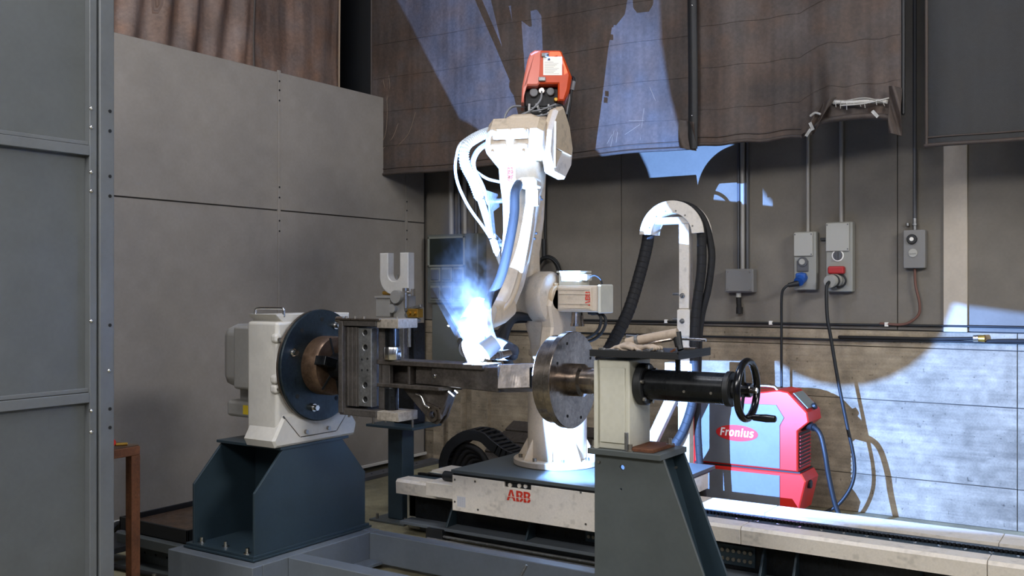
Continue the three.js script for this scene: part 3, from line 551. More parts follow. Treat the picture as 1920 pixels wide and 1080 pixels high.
  part('crank_handle', w, M.blackGloss, [turned('x', [0, 1.072, -3.90], [[0, -1.425], [0.009, -1.425], [0.009, -1.40], [0.013, -1.395], [0.0165, -1.34], [0.014, -1.305], [0.008, -1.30], [0, -1.3]], 20)]);
  part('wheel_nut', w, M.chrome, [disc('x', AX, 0.014, -1.41, -1.385, 0.003, 6)]);
  part('spindle_end', t, M.machined, rod([-1.5, 1.18, -3.92], [-1.40, 1.18, -3.92], 0.013));
}
// letters with the narrow gaps of the cut emblem
function emblem(parent, size, place, turn, gapMat) {
  const m = new THREE.Matrix4().makeRotationFromEuler(new THREE.Euler(...turn)).setPosition(...place), ink = [], gap = [];
  let x = 0;
  for (const c of 'ABB') {
    const q = letters(c, size, 0.002, 1.08); q.computeBoundingBox(); const w = q.boundingBox.max.x; ink.push(q.translate(x, 0, 0));
    gap.push(box(x, x + w, size * 0.34, size * 0.39, 0.0005, 0.0027, 0), box(x + w * 0.47, x + w * 0.53, 0, size * 0.72, 0.0005, 0.0027, 0)); x += w + size * 0.07;
  }
  part('emblem', parent, M.abb, ink.map((g) => g.applyMatrix4(m)), 'red letters ABB'); part('emblem_gap', parent, gapMat, gap.map((g) => g.applyMatrix4(m)));
}
// ---------------------------------------------------------------- tool shelf on the tailstock
{
  const t = thing('tool_shelf', 'black shelf plate on top of the tailstock', 'shelf', [-1.9, 1.29, -3.94]);
  part('plate', t, M.black, box(-2.086, -1.668, 1.303, 1.328, -4.12, -3.77, 0.003));
  part('lip', t, M.black, [box(-2.086, -1.668, 1.326, 1.333, -3.776, -3.77, 0.001), box(-1.674, -1.668, 1.326, 1.338, -4.12, -3.77, 0.001)]);
  part('strut', t, M.black, box(-1.755, -1.735, 1.235, 1.305, -3.95, -3.93));
  const y = 1.328;
  const r = solo('steel_rod', 'long bright steel rod lying across the tool shelf', 'rod', M.chrome, rod([-2.06, y + 0.052, -4.075], [-1.66, y + 0.046, -4.045], 0.0065), [-1.86, y + 0.045, -4.06]);
  const gr = thing('air_grinder', 'tan bodied hand grinder lying on top of the tool shelf', 'tool', [-1.86, y, -3.93]);
  part('body', gr, M.leather, [rod([-1.93, y + 0.043, -3.93], [-1.75, y + 0.075, -3.95], 0.02, 0.024), rod([-1.985, y + 0.033, -3.925], [-1.93, y + 0.043, -3.93], 0.017, 0.021)]);
  part('lever', gr, M.machined, tube([[-1.965, y + 0.016, -3.905], [-1.90, y + 0.018, -3.905], [-1.84, y + 0.036, -3.91], [-1.77, y + 0.05, -3.925]], 0.007, 30, 8));
  part('hose_end', gr, M.black, [rod([-1.757, y + 0.08, -3.95], [-1.742, y + 0.02, -3.945], 0.021, 0.017), rod([-1.742, y + 0.03, -3.945], [-1.732, y + 0.006, -3.94], 0.014)]);
  part('guard_ring', gr, M.zinc, rod([-1.94, y + 0.041, -3.93], [-1.925, y + 0.044, -3.93], 0.0235));
  const gl = thing('work_glove', 'crumpled pale leather glove under the grinder on the shelf', 'glove', [-1.96, y, -3.9]);
  part('palm', gl, M.leather, sheet((u, v) => V(-2.03 + 0.16 * u, y + 0.006 + 0.02 * Math.sin(u * PI) * Math.sin(v * PI) + 0.006 * Math.sin(u * 13 + v * 5), -3.94 + 0.1 * v), 20, 12, 0.01));
  for (let k = 0; k < 4; k++) part('finger', gl, M.leather, tube([[-1.88, y + 0.012, -3.93 + k * 0.024], [-1.85, y + 0.02, -3.93 + k * 0.026], [-1.82, y + 0.012, -3.93 + k * 0.028]], 0.010, 12, 8));
  part('thumb', gl, M.leather, tube([[-1.97, y + 0.014, -3.85], [-1.94, y + 0.018, -3.835], [-1.91, y + 0.012, -3.83]], 0.010, 12, 8));
  const sp = thing('open_spanner', 'small steel spanner lying at the left end of the shelf', 'spanner', [-2.03, y, -3.82]);
  part('shank', sp, M.chrome, box(-2.05, -1.97, y, y + 0.007, -3.835, -3.823, 0.002)); part('jaw', sp, M.chrome, [ring('y', [-2.055, 0, -3.829], 0.007, 0.016, y, y + 0.009, 16)]);
  for (let k = 0; k < 6; k++) { const x = -1.86 + k * 0.028 + rr(-0.008, 0.008), z = rr(-3.84, -3.80); solo('steel_scrap', ['tiny', 'flat', 'bent', 'short', 'round', 'rusty'][k] + ' metal offcut at the front edge of the shelf', 'scrap', k === 5 ? M.rust : M.zinc, k === 4 ? [rod([x, y, z], [x, y + 0.012, z], 0.009)] : [bar([x - 0.012, y + 0.004, z], [x + 0.012, y + 0.004 + 0.006 * (k % 3), z + 0.006 * (k % 2)], 0.009, 0.007, 0.001)], [x, y, z]); }
  solo('flat_bar', 'short pale flat bar at the rear right of the shelf', 'bar', M.machined, box(-1.755, -1.70, y, y + 0.012, -4.05, -4.02, 0.002), [-1.73, y, -4.03]);
}
// ---------------------------------------------------------------- robot track
drawnAt(1.078, -0.125);   // the track and all that rides on it
{
  const t = thing('robot_track', 'long white floor track with a toothed rack under the robot', 'track', [-1.5, 0, -4.86]);
  const xs = [-3.86, -2.74, -1.7, -0.62, 0.55, 1.7];
  for (let i = 0; i < xs.length - 1; i++) {
    part('front_cover', t, M.white, plateX(zy([[-4.575, 0.365], [-4.571, 0.435], [-4.585, 0.45], [-4.69, 0.45], [-4.69, 0.43], [-4.6, 0.36]]), xs[i] + 0.0015, xs[i + 1] - 0.0015, 0.002));
    part('rear_cover', t, M.white, plateX(zy([[-4.92, 0.43], [-4.92, 0.45], [-5.125, 0.45], [-5.14, 0.435], [-5.14, 0.34], [-5.11, 0.34]]), xs[i] + 0.0015, xs[i + 1] - 0.0015, 0.002));
  }
  part('track_body', t, M.blackSteel, box(-3.86, 1.7, 0.2, 0.43, -5.1, -4.7, 0.004));
  part('guide_rail', t, M.stand, [box(-3.86, 1.7, 0.43, 0.446, -4.765, -4.705, 0.002), box(-3.86, 1.7, 0.425, 0.44, -4.9, -4.775, 0.002)]);
  const rk = part('rack', t, M.blackSteel, box(-3.86, 1.7, 0.43, 0.455, -4.81, -4.785, 0.001));
  { const g = []; for (let x = -2.4; x < 1.0; x += 0.019) g.push(box(x, x + 0.0095, 0.44, 0.46, -4.785, -4.772, 0)); const tm = part('teeth', rk, M.blackSteel, g); tm.userData.kind = 'stuff'; }
  pieces('rail_bolt', t, M.chrome, new THREE.CylinderGeometry(0.0085, 0.0085, 0.004, 14), Array.from({ length: 30 }, (_, i) => [-2.2 + i * 0.105, 0.4475, -4.735]));
  part('lower_beam', t, M.beam, [box(-3.84, 1.7, 0.18, 0.2, -4.78, -4.585, 0.004), box(-3.84, 1.7, 0.116, 0.18, -4.74, -4.72, 0.003)], 'grey lower beam with a bright top');
  part('cable_ducting', t, M.zinc, [rod([-3.6, 0.13, -4.55], [-2.0, 0.13, -4.55], 0.012), rod([-3.6, 0.128, -4.5], [-2.0, 0.128, -4.5], 0.010), rod([-3.6, 0.15, -4.58], [-2.0, 0.15, -4.58], 0.009)], 'steel pipes along the track foot');
  pieces('bracket', t, M.stand, plateX(zy([[-4.70, 0.2], [-4.60, 0.2], [-4.69, 0.36], [-4.70, 0.36]]), -0.006, 0.006), [-3.5, -2.95, -2.46, -1.94, -1.62, -1.46, -0.9, -0.4].map((x) => [x, 0, 0]));
  for (const x0 of [-2.62, -1.86]) { const p = part('connector_plate', t, M.stand, box(x0, x0 + 0.19, 0.225, 0.325, -4.7, -4.69, 0.002)); pieces('connector', p, M.bolt, new THREE.CylinderGeometry(0.0095, 0.0095, 0.012, 12).rotateX(PI / 2), Array.from({ length: 12 }, (_, k) => [x0 + 0.025 + (k % 6) * 0.029, k < 6 ? 0.297 : 0.255, -4.685])); }
  part('end_housing', t, M.cream, [box(-3.89, -3.78, 0.117, 0.44, -5.1, -4.70, 0.03)], 'cream end housing');
  part('track_foot', t, M.beam, [box(-3.3, -3.1, 0.116, 0.2, -5.1, -4.75), box(-1.4, -1.2, 0.116, 0.2, -5.1, -4.75), box(0.4, 0.6, 0.116, 0.2, -5.1, -4.75)]);
  part('joint_block', t, M.black, box(-3.62, -3.5, 0.117, 0.19, -4.68, -4.56));
}
// ---------------------------------------------------------------- carriage
{
  const Z = -4.446, t = thing('robot_carriage', 'white carriage box with red letters ABB under the robot pedestal', 'carriage', [-2.75, 0.35, -4.9]);
  part('top_plate', t, M.standWarm, box(-3.345, -2.15, 0.56, 0.58, -5.38, Z + 0.004, 0.003), 'dark top plate');
  part('top_seal', t, M.black, box(-3.335, -2.16, 0.548, 0.56, -5.36, Z - 0.004, 0.002));
  const cut = [[-3.338, 0.35], [-2.16, 0.35], [-2.16, 0.548], [-2.815, 0.548], [-2.815, 0.52], [-2.99, 0.52], [-2.99, 0.548], [-3.338, 0.548]];
  const f = part('front_cover', t, M.white, plateZ(shape(cut), Z - 0.02, Z));
  part('body', t, M.black, box(-3.3, -2.2, 0.46, 0.55, -5.3, Z - 0.022));
  part('side_cover', t, M.white, [box(-3.338, -3.325, 0.46, 0.548, -5.3, Z - 0.02), box(-2.173, -2.16, 0.46, 0.548, -5.3, Z - 0.02)]);
  part('stop_arm', t, M.white, [box(-3.545, -3.338, 0.405, 0.485, Z - 0.16, Z - 0.02, 0.004)], 'white arm on the left end');
  part('stop_buffer', t, M.black, [rod([-3.47, 0.515, -4.55], [-3.39, 0.515, -4.55], 0.028)]);
  emblem(f, 0.058, [-2.968, 0.452, Z + 0.0005], [0, 0, 0], M.white);
  const cv = document.createElement('canvas'); cv.width = 128; cv.height = 128; const g = cv.getContext('2d'); g.fillStyle = '#c4c4c8'; g.fillRect(0, 0, 128, 128); g.strokeStyle = '#8b8c92'; g.lineWidth = 2; for (let k = 0; k < 9; k++) { g.beginPath(); g.moveTo(8, 12 + k * 13); g.lineTo(120, 12 + k * 13); g.stroke(); } for (let k = 0; k < 4; k++) { g.beginPath(); g.moveTo(12 + k * 34, 8); g.lineTo(12 + k * 34, 120); g.stroke(); }
  const ct = new THREE.CanvasTexture(cv); ct.colorSpace = THREE.SRGBColorSpace;
  const st = new THREE.Mesh(new THREE.PlaneGeometry(0.058, 0.058), std('#ffffff', 0.5, 0, { map: ct })); st.name = 'rating_sticker'; st.userData.label = 'small grey rating sticker'; st.position.set(...placed([-3.275, 0.405, Z + 0.001])).sub(f.origin); st.scale.setScalar(unit); st.castShadow = st.receiveShadow = true; f.add(st);
  pieces('screw', f, M.bolt, new THREE.CylinderGeometry(0.006, 0.006, 0.004, 10).rotateX(PI / 2), [[-3.32, 0.525, Z], [-3.32, 0.40, Z], [-3.18, 0.53, Z], [-3.16, 0.375, Z], [-2.51, 0.545, Z], [-2.48, 0.385, Z]]);
  pieces('fitting', t, M.white, new THREE.CylinderGeometry(0.012, 0.012, 0.03, 10).rotateX(PI / 2), [[-2.96, 0.53, Z - 0.03], [-2.90, 0.533, Z - 0.03], [-2.86, 0.535, Z - 0.03]]);
}
// ---------------------------------------------------------------- the robot
const XR = -2.95, ZR = -4.947;
{
  const t = thing('welding_robot', 'white articulated welding robot standing on a round pedestal', 'robot', [XR, 0.58, ZR]);
  const ped = part('pedestal', t, M.robot, [turned('y', [XR, 0, ZR], [[0, 0.58], [0.25, 0.58], [0.255, 0.585], [0.255, 0.612], [0.25, 0.617], [0.172, 0.617], [0.172, 1.03], [0.165, 1.045], [0, 1.045]], 64)], 'round white pedestal');
  for (let k = 0; k < 8; k++) { const a = k * PI / 4 + 0.35, g = plateZ(shape([[0.165, 0.615], [0.235, 0.615], [0.172, 0.73], [0.165, 0.73]]), -0.006, 0.006).rotateY(a).translate(XR, 0, ZR); part('gusset', ped, M.robot, g); }
  pieces('flange_bolt', ped, M.bolt, [new THREE.CylinderGeometry(0.012, 0.012, 0.02, 6)], Array.from({ length: 8 }, (_, k) => [XR + 0.215 * Math.cos(k * PI / 4 + 0.1), 0.626, ZR + 0.215 * Math.sin(k * PI / 4 + 0.1)]));
  part('robot_base', t, M.robot, [turned('y', [XR, 0, ZR], [[0, 1.045], [0.165, 1.045], [0.182, 1.06], [0.182, 1.10], [0.155, 1.12], [0.155, 1.2], [0.168, 1.215], [0.168, 1.245], [0.16, 1.25], [0, 1.25]], 56)]);
  const tur = part('turret', t, M.robot, [loft([[XR, 1.245, -4.93, 0.13, 0.15, 3], [XR - 0.01, 1.32, -4.90, 0.11, 0.13, 3], [XR - 0.02, 1.42, -4.85, 0.1, 0.12, 3], [XR - 0.02, 1.5, -4.83, 0.1, 0.13, 3], [XR - 0.02, 1.58, -4.82, 0.1, 0.13, 3], [XR - 0.02, 1.66, -4.82, 0.09, 0.08, 3]]),
    plateX(zy([[-4.70, 1.25], [-5.06, 1.25], [-5.0, 1.36], [-4.97, 1.52], [-4.9, 1.6], [-4.76, 1.6], [-4.7, 1.5], [-4.73, 1.38]]), -2.93, -2.85, 0.012)]);
  part('shoulder_drive', t, M.robot, [turned('x', [0, 1.545, -4.79], [[0, -3.09], [0.12, -3.09], [0.128, -3.08], [0.128, -2.99], [0.146, -2.98], [0.15, -2.97], [0.15, -2.9], [0.142, -2.885], [0.12, -2.875], [0, -2.87]], 56)]);
  part('axis_stub', t, M.robotWorn, disc('x', [0, 1.545, -4.79], 0.07, -2.875, -2.85, 0.005, 32));
  const mo = part('shoulder_motor', t, M.robot, [box(-2.86, -2.595, 1.466, 1.615, -4.93, -4.785, 0.012), box(-2.845, -2.63, 1.478, 1.603, -4.787, -4.778, 0.003)], 'finned white motor with red letters ABB');
  part('motor_end_cap', mo, M.cream, box(-2.595, -2.575, 1.46, 1.62, -4.935, -4.78, 0.008));
  pieces('motor_fin', mo, M.robot, new THREE.BoxGeometry(0.2, 0.006, 0.006), [1.49, 1.513, 1.568, 1.592].map((y) => [-2.74, y, -4.777]));
  part('connector_box', mo, M.cream, [box(-2.855, -2.72, 1.612, 1.688, -4.92, -4.80, 0.006), box(-2.865, -2.71, 1.685, 1.697, -4.925, -4.795, 0.003), box(-2.72, -2.69, 1.64, 1.68, -4.9, -4.83, 0.008)]);
  part('motor_flange', mo, M.robotWorn, box(-2.88, -2.855, 1.455, 1.63, -4.945, -4.77, 0.01));
  part('brake_tube', mo, M.machined, [rod([-2.76, 1.466, -4.85], [-2.76, 1.40, -4.85], 0.032, 0.036), rod([-2.76, 1.40, -4.85], [-2.76, 1.385, -4.85], 0.04)]);
  emblem(mo, 0.03, [-2.638, 1.502, -4.7765], [0, 0, PI / 2], M.robot);
  part('motor_cable', mo, M.cable, [tube([[-2.70, 1.66, -4.87], [-2.66, 1.67, -4.87], [-2.625, 1.65, -4.87], [-2.61, 1.615, -4.87]], 0.005, 20, 6)]);
  part('drain_cable', mo, M.cable, [tube([[-2.69, 1.46, -4.86], [-2.64, 1.46, -4.86], [-2.615, 1.43, -4.86], [-2.63, 1.37, -4.86], [-2.68, 1.33, -4.86], [-2.74, 1.31, -4.87]], 0.009, 30, 8), tube([[-2.69, 1.455, -4.89], [-2.63, 1.455, -4.89], [-2.60, 1.42, -4.89], [-2.62, 1.36, -4.89], [-2.67, 1.315, -4.89], [-2.74, 1.29, -4.89]], 0.009, 30, 8)]);
  part('lower_arm', t, M.robot, [loft([[-3.06, 1.455, -4.80, 0.055, 0.06, 3], [-3.06, 1.545, -4.80, 0.06, 0.11, 3], [-3.05, 1.68, -4.80, 0.055, 0.06, 3], [-3.05, 1.80, -4.80, 0.055, 0.05, 3], [-3.04, 2.0, -4.82, 0.06, 0.06, 3], [-3.04, 2.25, -4.82, 0.065, 0.08, 3], [-3.03, 2.42, -4.80, 0.065, 0.11, 3], [-3.03, 2.5, -4.78, 0.06, 0.08, 3]])]);
  turning = [XR, -4.60, 0.3];
  const el = part('elbow_housing', t, M.robot, [
    plateX(zy([[-4.42, 2.30], [-4.37, 2.34], [-4.40, 2.45], [-4.46, 2.52], [-4.60, 2.545], [-4.80, 2.52], [-4.88, 2.44], [-4.88, 2.36], [-4.78, 2.27], [-4.66, 2.24], [-4.5, 2.28]]), -3.12, -2.80, 0.03),
    box(-3.06, -2.86, 2.36, 2.56, -4.8, -4.52, 0.05), turned('x', [0, 2.42, -4.72], [[0, -3.17], [0.1, -3.17], [0.11, -3.16], [0.11, -3.1], [0, -3.1]], 40)]);
  part('gear_cover', el, M.robot, [box(-3.07, -2.87, 2.39, 2.455, -4.44, -4.365, 0.015), box(-3.08, -2.99, 2.31, 2.37, -4.42, -4.352, 0.012), box(-2.955, -2.87, 2.305, 2.37, -4.42, -4.35, 0.015)]);
  pieces('cover_screw', el, M.bolt, new THREE.CylinderGeometry(0.009, 0.009, 0.014, 10).rotateX(PI / 2), [[-3.05, 2.43, -4.36], [-2.97, 2.435, -4.36], [-2.885, 2.43, -4.36], [-3.06, 2.32, -4.35], [-2.89, 2.315, -4.347]]);
  turning = [-2.775, -4.65, 0.08];
  const sc = part('side_cover', t, M.robot, [plateX(zy([[-4.55, 2.22], [-4.50, 2.33], [-4.52, 2.45], [-4.60, 2.57], [-4.68, 2.60], [-4.76, 2.5], [-4.80, 2.38], [-4.78, 2.28], [-4.70, 2.20]]), -2.805, -2.745, 0.012)]);
  part('cover_rib', sc, M.robotWorn, [bar([-2.742, 2.25, -4.56], [-2.742, 2.5, -4.57], 0.01, 0.016), bar([-2.742, 2.36, -4.56], [-2.742, 2.34, -4.76], 0.01, 0.014)]);
  turning = null;
  const FA = [[XR, 2.40, -4.57, 0.10, 0.10, 3.2], [XR, 2.30, -4.575, 0.125, 0.12, 4], [XR, 2.19, -4.57, 0.115, 0.11, 4], [XR, 2.05, -4.56, 0.093, 0.092, 4], [XR, 1.9, -4.54, 0.08, 0.082, 4], [XR, 1.75, -4.50, 0.072, 0.075, 4], [XR, 1.63, -4.455, 0.066, 0.068, 3.5], [XR, 1.54, -4.40, 0.06, 0.06, 3.2], [XR, 1.485, -4.33, 0.055, 0.053, 3], [XR, 1.455, -4.24, 0.05, 0.048, 3]];
  turning = null;
  const fa = part('forearm', t, M.robot, [loft(FA, 40, 0.3)], 'tapering forearm');
  part('forearm_rib', fa, M.robotWorn, [tube(FA.slice(3, 9).map(([x, y, z, a, b]) => [x + 0.86 * a * Math.cos(0.3) + 0.84 * b * Math.sin(0.3), y, z + 0.84 * b * Math.cos(0.3) - 0.86 * a * Math.sin(0.3)]), 0.015, 50, 8)], 'worn ochre edge of the forearm');
  turning = [XR, -4.575, 0.3];
  part('hose_inlet', fa, M.robot, [box(-2.93, -2.82, 2.13, 2.19, -4.50, -4.38, 0.02), box(-2.90, -2.83, 2.04, 2.13, -4.475, -4.445, 0.006)]);
  pieces('forearm_screw', fa, M.hole, new THREE.CylinderGeometry(0.006, 0.006, 0.01, 8).rotateZ(PI / 2), [[-2.852, 2.1, -4.58], [-2.851, 2.09, -4.61], [-2.872, 1.87, -4.54], [-2.868, 1.9, -4.56]]);
  emblem(fa, 0.032, [-2.97, 2.17, -4.452], [0.05, 0, PI / 2], M.robot);
  turning = null;
  part('wrist_yoke', t, M.robotWorn, [loft([[XR, 1.50, -4.40, 0.062, 0.06, 2.6], [XR, 1.47, -4.32, 0.068, 0.066, 2.6], [XR, 1.455, -4.24, 0.07, 0.07, 2.4], [XR, 1.445, -4.17, 0.055, 0.055, 2.2]], 32, 0.3)], 'worn stained wrist casting');
  const w0 = [XR, 1.505, -4.205], w1 = [XR, 1.43, -4.14], w2 = [XR, 1.345, -4.07], w3 = [XR, 1.315, -4.043];
  const wr = part('wrist', t, M.robot, [rod(w0, w1, 0.072, 0.084, 40), rod(w1, [XR, 1.40, -4.115], 0.084, 0.084, 40), rod([XR, 1.40, -4.115], w2, 0.078, 0.072, 40)]);
  part('wrist_ring', wr, M.cableGrey, [rod([XR, 1.396, -4.112], [XR, 1.382, -4.10], 0.083, 0.083, 40), rod([XR, 1.362, -4.084], [XR, 1.352, -4.076], 0.077, 0.077, 40)]);
  part('tool_flange', wr, M.chrome, rod(w2, w3, 0.062, 0.05, 36));
  pieces('wrist_screw', wr, M.bolt, new THREE.SphereGeometry(0.009, 10, 6), Array.from({ length: 8 }, (_, k) => { const a = k * PI / 4; return [XR + 0.055 * Math.cos(a), 1.507 + 0.04 * Math.sin(a), -4.208 + 0.045 * Math.sin(a)]; }));
}
// ---------------------------------------------------------------- wire feeder on top of the elbow
{
  const t = local('wire_feeder', 'orange wire feeder box riding on top of the robot elbow', 'wire feeder', [-2.93, 2.64, -4.777], 0.583, undefined, -0.06, 0.0);
  const sil = shape([[-0.09, 0.12], [-0.06, 0.275], [-0.05, 0.285], [0.08, 0.285], [0.092, 0.275], [0.137, 0.145], [0.125, 0.06], [0.105, 0.0], [0.07, 0.0], [0.07, 0.095], [-0.085, 0.095]]);
  part('shell', t, M.orange, plateZ(sil, -0.12, 0.10, 0.008), 'orange shell');
  part('side_bulge', t, M.orange, plateZ(shape([[0.085, 0.20], [0.105, 0.265], [0.15, 0.145], [0.135, 0.06], [0.115, 0.02], [0.09, 0.10]]), -0.09, 0.06, 0.012));
  const lid = part('cover', t, M.orangeLight, [plateZ(shape([[-0.135, -0.01], [-0.13, 0.08], [-0.10, 0.23], [-0.085, 0.268], [-0.06, 0.285], [-0.02, 0.285], [-0.03, 0.10], [-0.045, 0.085], [-0.1, 0.085], [-0.118, 0.06], [-0.12, -0.01]]), -0.11, 0.104, 0.008)], 'glossy pinkish see-through looking cover');
  part('latch', lid, M.zinc, [cbox(-0.002, 0.255, 0.108, 0.04, 0.022, 0.018)]); part('latch', lid, M.zinc, [cbox(-0.02, 0.118, 0.108, 0.04, 0.024, 0.018)]);
  part('latch_knob', lid, M.black, [cbox(0.012, 0.25, 0.118, 0.012, 0.012, 0.012)]);
  const cv = document.createElement('canvas'); cv.width = 192; cv.height = 160; const g = cv.getContext('2d'); g.fillStyle = '#f4f1e8'; g.fillRect(0, 0, 192, 160); g.fillStyle = '#4a4644'; g.fillRect(44, 12, 26, 20); for (let k = 0; k < 10; k++) { g.fillStyle = k % 2 ? '#a8a39c' : '#8e8983'; g.fillRect(14, 46 + k * 11, 90 + ((k * 53) % 70), 3); }
  const ct = new THREE.CanvasTexture(cv); ct.colorSpace = THREE.SRGBColorSpace;
  const st = new THREE.Mesh(new THREE.PlaneGeometry(0.105, 0.105), std('#ffffff', 0.5, 0, { map: ct })); st.name = 'rating_label'; st.userData.label = 'white printed label'; st.position.set(0.04, 0.195, 0.1015).multiplyScalar(unit); st.scale.setScalar(unit); st.castShadow = st.receiveShadow = true; t.add(st);
  part('rear_plate', t, M.black, [cbox(-0.02, 0.04, -0.04, 0.19, 0.11, 0.12, 0.006)]);
  for (const [x, y, r, m] of [[-0.065, 0.06, 0.024, M.cableGrey], [-0.02, 0.07, 0.018, M.chrome], [0.03, 0.065, 0.022, M.cableGrey], [0.06, 0.02, 0.012, M.brass]]) part('connector', t, m, [disc('z', [x, y, 0], r, 0.0, 0.05, 0.003, 18)]);
  part('mount_frame', t, M.zinc, [bar([-0.1, -0.01, 0], [0.1, -0.01, 0], 0.02, 0.02), bar([-0.05, 0, 0.03], [-0.01, -0.09, 0.03], 0.016, 0.016), bar([-0.09, 0.0, 0.03], [-0.09, -0.09, 0.03], 0.016, 0.016), bar([0.02, 0, 0.02], [0.015, -0.09, 0.02], 0.014, 0.014), bar([0.09, 0, -0.03], [0.09, -0.09, -0.03], 0.02, 0.02)]);
  part('mount_plate', t, M.black, [cbox(0, -0.04, -0.05, 0.19, 0.1, 0.02), cbox(-0.01, -0.075, 0.0, 0.2, 0.012, 0.12)]);
  part('handle_loop', t, M.black, tube([[-0.035, 0.28, -0.02], [-0.02, 0.31, -0.02], [0.015, 0.318, -0.02], [0.045, 0.3, -0.02], [0.05, 0.28, -0.02]], 0.007, 30, 8));
  part('side_hose', t, M.black, tube([[0.135, 0.16, -0.03], [0.155, 0.165, -0.02], [0.165, 0.14, 0.0], [0.15, 0.09, 0.0], [0.14, 0.0, 0.0], [0.125, -0.1, 0.02]], 0.009, 40, 8));
  part('side_hose', t, M.cableGrey, [rod([0.163, 0.135, 0.0], [0.152, 0.085, 0.0], 0.013), rod([0.142, 0.06, 0.0], [0.12, -0.06, 0.02], 0.006)], 'grey hose fitting');
  part('corner_hook', t, M.black, [tube([[0.06, -0.12, 0.05], [0.055, -0.04, 0.05], [0.075, -0.015, 0.05], [0.1, -0.035, 0.05], [0.1, -0.11, 0.06]], 0.012, 30, 8)]);
  part('plug', t, M.plugBlue, [cbox(0.07, -0.18, 0.09, 0.05, 0.03, 0.05, 0.008)], 'blue plug');
  part('drop_cable', t, M.cableGrey, [tube([[-0.02, 0.06, 0.06], [-0.03, 0.0, 0.1], [-0.09, -0.06, 0.1], [-0.2, -0.1, 0.06]], 0.006, 40, 6), tube([[-0.11, -0.01, 0.0], [-0.18, -0.01, 0.0], [-0.22, -0.05, 0], [-0.235, -0.11, 0.0]], 0.007, 40, 6), tube([[0.03, -0.02, 0.05], [0.026, -0.09, 0.07], [0.02, -0.11, 0.07]], 0.006, 20, 6)]);
  part('cable_clip', t, M.paper, [rod([0.024, -0.05, 0.058], [0.021, -0.09, 0.072], 0.009)]);
}
